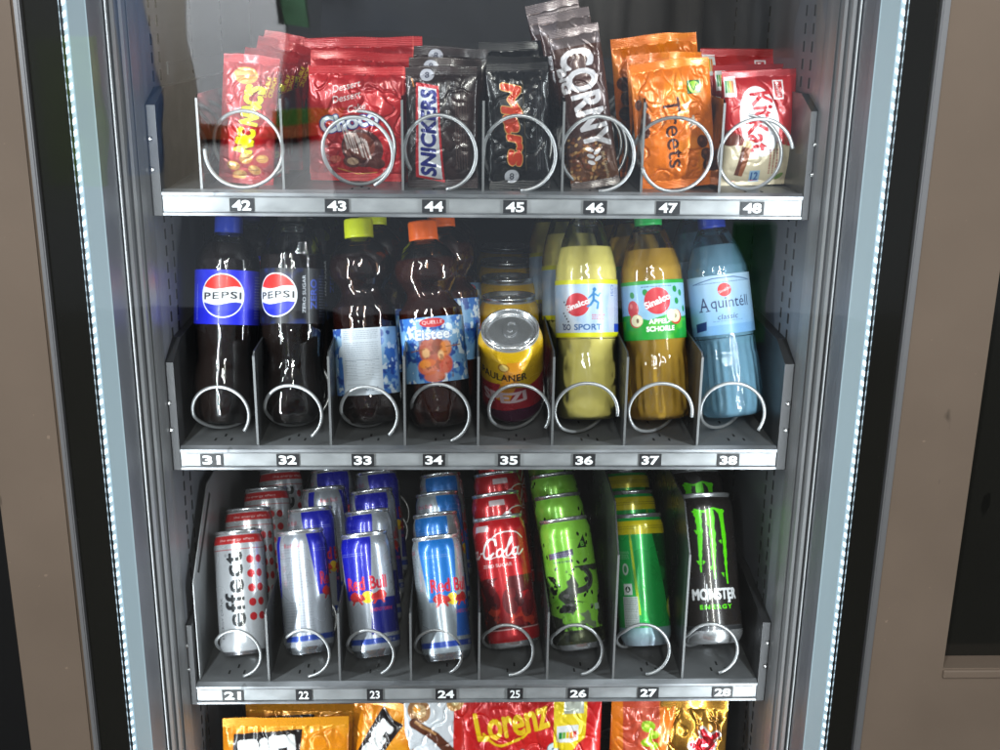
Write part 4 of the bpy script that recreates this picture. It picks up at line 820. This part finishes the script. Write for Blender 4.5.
column(bott(34), zf2, (441, 425), 422, 220, LB2, 4, [(440, None, 100), (444, None, 30)], 'iced tea bottles above number 34', 'bottle', col_labels('iced tea bottle with orange cap, frontmost above number 34', 'iced tea bottle with orange cap', 2, 34), .073)
column(bott(36), zf2, (588, 418), 585, 200, LB2, 0, [(570, None, 100), (556, None, 30)], 'cloudy yellow drinks above number 36', 'bottle', col_labels('cloudy pale yellow drink bottle, frontmost above number 36', 'cloudy pale yellow drink bottle', 2, 36), .073)
column(bott(37), zf2, (660, 418), 647, 214, LB2, 0, [(630, None, 100), (618, None, 30)], 'amber apple drinks above number 37', 'bottle', col_labels('clear amber apple drink bottle with green cap, frontmost above number 37', 'clear amber apple drink bottle', 2, 37), .073)
column(bott(38), zf2, (733, 415), 710, 214, LB2, -3, [(692, None, 100), (678, None, 30)], 'blue water bottles above number 38', 'bottle', col_labels('light blue water bottle, frontmost above number 38', 'light blue water bottle', 2, 38), .073)
sp = cans('yellow', 66, 115, P_spezi())
column(sp, zf2, (513, 405), 510, 333, -29, -16, [(509, 4, 10, 1.01), (508, 4, -30, 1.06), (507, 4, 60, 1.10), (506, 4, 10, 1.14)], 'yellow cans above number 35', 'can', col_labels('yellow can tipped forward showing its lid, frontmost above number 35', 'yellow can with silver lid', 4, 35), .071)

# snack packets of the top shelf
def bag(key, pr, t, name, **k):
    p = bag_proto(key, pr, t, **k); return lambda: make_bag(p, name)
column(bag('nut_packet', P_nuts(), 16, 'snack_packet', seed=3, back=(150, 20, 30), crump=.8), zf1, (246, 184), 252, 55, 3, 0, [(270, 8, 30, 1.06), (286, 10, 15, 1.14), (296, 10, 5, 1.2)], 'nut packets above number 42', 'snack packet', col_labels('narrow red nut packet with yellow lettering, frontmost above number 42', 'red nut packet', 3, 42), .046, sx_=1.18, autoscale=True)
column(bag('cake_bag', P_choco(), 20, 'snack_bag', seed=11, back=(150, 14, 22)), zf1, (361, 181), 360, 66, 2, 0, [(364, 4, 4, 1.10), (366, 5, -6, 1.20)], 'red cake bags above number 43', 'snack bag', col_labels('bright red cake bag with white script, frontmost above number 43', 'red cake bag', 2, 43), .042, sx_=1.17, autoscale=True)
column(bag('brown_bar', P_snick(), 22, 'chocolate_bar', seed=5, back=(40, 24, 20), crump=.7, matkey='carton'), zf1, (443, 188), 441, 66, 3, -6, [(446, 4, 8, 1.05), (452, 5, -4, 1.14)], 'brown chocolate bars above number 44', 'chocolate bar', col_labels('brown bar wrapper with white and red name panel, frontmost above number 44', 'brown bar wrapper', 2, 44), .044, sx_=1.12, autoscale=True)
column(bag('black_bar', P_mars(), 22, 'chocolate_bar', seed=7, back=(16, 16, 18), crump=.7, matkey='carton'), zf1, (520, 189), 517, 62, 3, 4, [(518, 4, 8, 1.05), (514, 5, -6, 1.13)], 'black chocolate bars above number 45', 'chocolate bar', col_labels('black bar wrapper with red script, frontmost above number 45', 'black bar wrapper', 2, 45), .044, sx_=1.08, autoscale=True)
column(bag('cereal_bar', P_corny(), 20, 'cereal_bar', seed=9, back=(90, 70, 66), crump=.6), zf1, (596, 188), 573, 26, 5, -3, [(564, 8, 8, 1.07), (555, 10, 4, 1.15), (550, 10, 0, 1.22)], 'brown cereal bars above number 46', 'cereal bar', col_labels('tall brown cereal bar with white lettering, frontmost above number 46', 'tall brown cereal bar', 3, 46), .044, sx_=1.06, autoscale=True)
column(bag('orange_bag', P_treets(), 26, 'snack_bag', seed=44, back=(220, 120, 16)), zf1, (678, 188), 669, 60, 4, 3, [(666, 5, 10, 1.07), (652, 6, 4, 1.15)], 'orange peanut bags above number 47', 'snack bag', col_labels('orange bag of peanut sweets, frontmost above number 47', 'orange bag of sweets', 2, 47), .044, sx_=1.03, autoscale=True)
column(bag('wafer_pack', P_kit(), 30, 'chocolate_bar', seed=18, back=(150, 16, 24), square=1., crump=.45, matkey='carton', seal=(5, 7)), zf1, (757, 185), 759, 70, 3, 3, [(750, 5, 8, 1.06), (742, 6, 0, 1.14)], 'red wafer packs above number 48', 'chocolate bar', col_labels('red and cream wafer pack with white oval, frontmost above number 48', 'red wafer pack', 2, 48), .046, sx_=1.1, autoscale=True)
# snacks of the lowest shelf, only their tops in view
bf = bag('salami_bag', P_bifi(), 24, 'snack_bag', seed=21, back=(230, 140, 20)); zb = zf4
def low(make, x, y, Yd, lean, spin, label, group=None, wx=1):
    o = make(); h = o['h']; p = at_y(x, y, Yd); base = Vector((p[0], Yd-.02, p[2]-h*cos(R(lean)))); a = Vector((sin(R(lean))*.3, .02/h, 1)).normalized()
    base = Vector(p)-a*h*1.0; s = 1
    if base.z < zb: s = (p[2]-zb)/(p[2]-base.z); base = Vector(p)-a*h*s
    else: base.z = zb+.001; s = (Vector(p)-base).length/h; 
    pose(o, base, (Vector(p)-base).normalized(), spin, s, wx); tag(o, label, 'snack bag', group); del o['h'], o['R']; return o
G4 = 'orange salami snack bags on the lowest shelf'
low(bf, 286, 718, .05, 4, 3, 'orange snack bag with bold black name panel, front left of the lowest shelf', G4)
low(bf, 300, 704, .10, -3, -4, 'orange snack bag peeking up behind the front left one', G4)
low(bag('salami_bag_narrow', P_bifi2(), 24, 'snack_bag', seed=23, back=(230, 140, 20)), 387, 699, .06, 10, -22, 'orange snack bag turned edge-on below number 23', G4)
low(bag('hazelnut_bar', P_nutbar(), 18, 'chocolate_bar', seed=25, back=(200, 200, 205)), 436, 688, .05, -5, 4, 'white and red hazelnut bar below number 24')
low(bag('peanut_puff_bag', P_lorenz(), 34, 'snack_bag', seed=27, back=(190, 20, 26)), 532, 690, .05, 2, 0, 'large red peanut snack bag with yellow script below number 25', wx=.88)
low(bag('fruit_packet', P_gummy(), 20, 'snack_packet', seed=29, back=(220, 110, 30)), 644, 697, .05, 4, 0, 'orange packet with green fruit picture below number 27')
low(bag('gold_bar', P_twix(), 20, 'chocolate_bar', seed=31, back=(200, 150, 60), backmetal=.9, crump=1.6), 695, 699, .05, 4, 0, 'crinkled gold bar wrapper with red lettering below number 28')
low(bag('gold_bar_back', P_twix(), 20, 'chocolate_bar', seed=33, back=(200, 150, 60), backmetal=.9, crump=1.6), 690, 694, .09, 0, 6, 'dim gold bar wrapper behind the crinkled gold one')

# ------------------------------------------------------------------ what stands opposite the machine (seen only mirrored in its glass)
def mir(px, py, Yw): p = at_y(px, py, -.254-Yw); return p[0], p[2]
YW = -3.4
def wall_piece(name, px0, px1, py0, py1, m, y=YW):
    a, b = mir(px0, py1, y), mir(px1, py0, y); o = box(name, (a[0], y-.05, a[1]), (b[0], y, b[1]), m); tag(o, kind='structure'); return o
M['plaster'] = mat('opposite_plaster', (.72, .74, .78), .7, noise=.05, nscale=2); M['wood'] = mat('brown_rail', (.28, .09, .04), .5, noise=.2, nscale=10)
M['bluepanel'] = mat('blue_panel', (.06, .12, .26), .5); M['post'] = mat('tan_post', (.34, .30, .25), .6); M['greenp'] = mat('green_panel', (.05, .16, .03), .6); M['greenp2'] = mat('lawn_green', (.16, .30, .03), .7, noise=.5, nscale=6); M['greenp3'] = mat('shrub_green', (.03, .12, .05), .7, noise=.8, nscale=4); M['slate'] = mat('slate_panel', (.05, .06, .08), .7, noise=.4, nscale=3); M['dim'] = mat('grey_curtain', (.10, .095, .09), .7, noise=.7, nscale=3, stretch=(6, 1, .2))
wall_piece('opposite_wall', 186, 277, -70, 124, M['plaster']); wall_piece('opposite_wall_base', 186, 330, 136, 196, M['plaster'])
wall_piece('opposite_wall_rail', 186, 330, 124.2, 135.8, M['wood'], YW+.02); wall_piece('opposite_post', 163, 185.5, -70, 196, M['post'], YW+.03)
wall_piece('opposite_panel', 132, 162.5, -70, 175, M['bluepanel'], YW+.01); wall_piece('opposite_hedge', 277.5, 345, 108, 124, M['greenp'], YW+.01)
wall_piece('opposite_curtain', 560, 800, -70, 60, M['dim'])
wall_piece('opposite_hedge', 50, 92, 40, 185, M['greenp2'], YW+.01); wall_piece('opposite_hedge', 728, 778, 228, 350, M['greenp3']); wall_piece('opposite_hedge', 745, 800, 480, 560, M['greenp3'])
wall_piece('opposite_post', 806, 822, -70, 150, M['post']); wall_piece('opposite_curtain', 276, 300, -70, 30, M['greenp3']); wall_piece('opposite_curtain', 318, 560, -70, 36, M['slate'])
fl = box('ground', (-4, -5, -1.36), (4, 3, -1.30), M['black']); tag(fl, kind='structure')
bk = box('rear_wall', (-4, .9, -1.3), (4, .95, 2.5), M['black']); tag(bk, kind='structure')

# ------------------------------------------------------------------ light
w = bpy.data.worlds.new('World'); sc.world = w; w.use_nodes = True
w.node_tree.nodes['Background'].inputs[0].default_value = (.75, .85, 1, 1); w.node_tree.nodes['Background'].inputs[1].default_value = .27
def area(name, loc, target, sx, sy, power, col=(1, 1, 1), up='Y', spread=180):
    l = bpy.data.lights.new(name, 'AREA'); l.shape = 'RECTANGLE'; l.size = sx; l.size_y = sy; l.energy = power; l.color = col; l.spread = R(spread)
    o = bpy.data.objects.new(name, l); COL.objects.link(o); d = Vector(target)-Vector(loc); z = -d.normalized(); y = Vector((0, 0, 1)); x = y.cross(z).normalized(); y = z.cross(x)
    o.matrix_world = Matrix.Translation(loc) @ Matrix((x, y, z)).transposed().to_4x4(); return o
area('door_light', (.14, -2.6, 1.35), (0, 0, -.2), .13, 1.3, 58, (1, .97, .92))
area('highlight_lamp', (-1.05, -2.4, 1.3), (0, 0, -.2), .13, 1.2, 30, (.95, .97, 1))  # lamp added behind left for a second highlight line on the cans
area('strip_light_l', (xl[5]+.004, -.114, -.28), (.35, .10, -.28), .008, 1.1, 4.3, (.90, .96, 1))
area('strip_light_r', (xr[5]-.004, -.114, -.28), (-.35, .10, -.28), .008, 1.1, 4.3, (.90, .96, 1))
a = mir(235, 0, YW); area('reflection_fill', (a[0]+.05, YW+.9, a[1]+1.1), (a[0]+.05, YW, a[1]-.1), .5, .3, 30, (.95, .98, 1), spread=120)  # added lamp, brightens the pale wall mirrored in the pane
area('reflection_fill_wide', (0, YW+1.1, .9), (0, YW, -.5), 1.6, .4, 34, (1, .98, .95), spread=150)  # broad lamp, also added, lights every mirrored wall piece

# ------------------------------------------------------------------ camera
cd = bpy.data.cameras.new('camera'); cam = bpy.data.objects.new('camera', cd); COL.objects.link(cam); sc.camera = cam
cd.sensor_width = 36; cd.lens = 36*F/1000; cd.clip_start = .01; cd.clip_end = 50
def d3(px, py): return Vector(ray(px, py))
fwd = d3(500, 375).normalized(); rt = (d3(600, 375)-d3(500, 375)).normalized(); upv = rt.cross(fwd)
cam.matrix_world = Matrix.Translation(CAM) @ Matrix((rt, upv, -fwd)).transposed().to_4x4()
sc.view_settings.view_transform = 'Standard'; sc.view_settings.look = 'None'; sc.view_settings.exposure = 0
sc.cycles.max_bounces = 10; sc.cycles.transparent_max_bounces = 24; sc.cycles.transmission_bounces = 8; sc.cycles.caustics_refractive = False; sc.cycles.caustics_reflective = False
sc.cycles.sample_clamp_indirect = 4
for d in DBG: print(d)
print('proto', len(sc.objects), sum(len(m.vertices) for m in bpy.data.meshes))
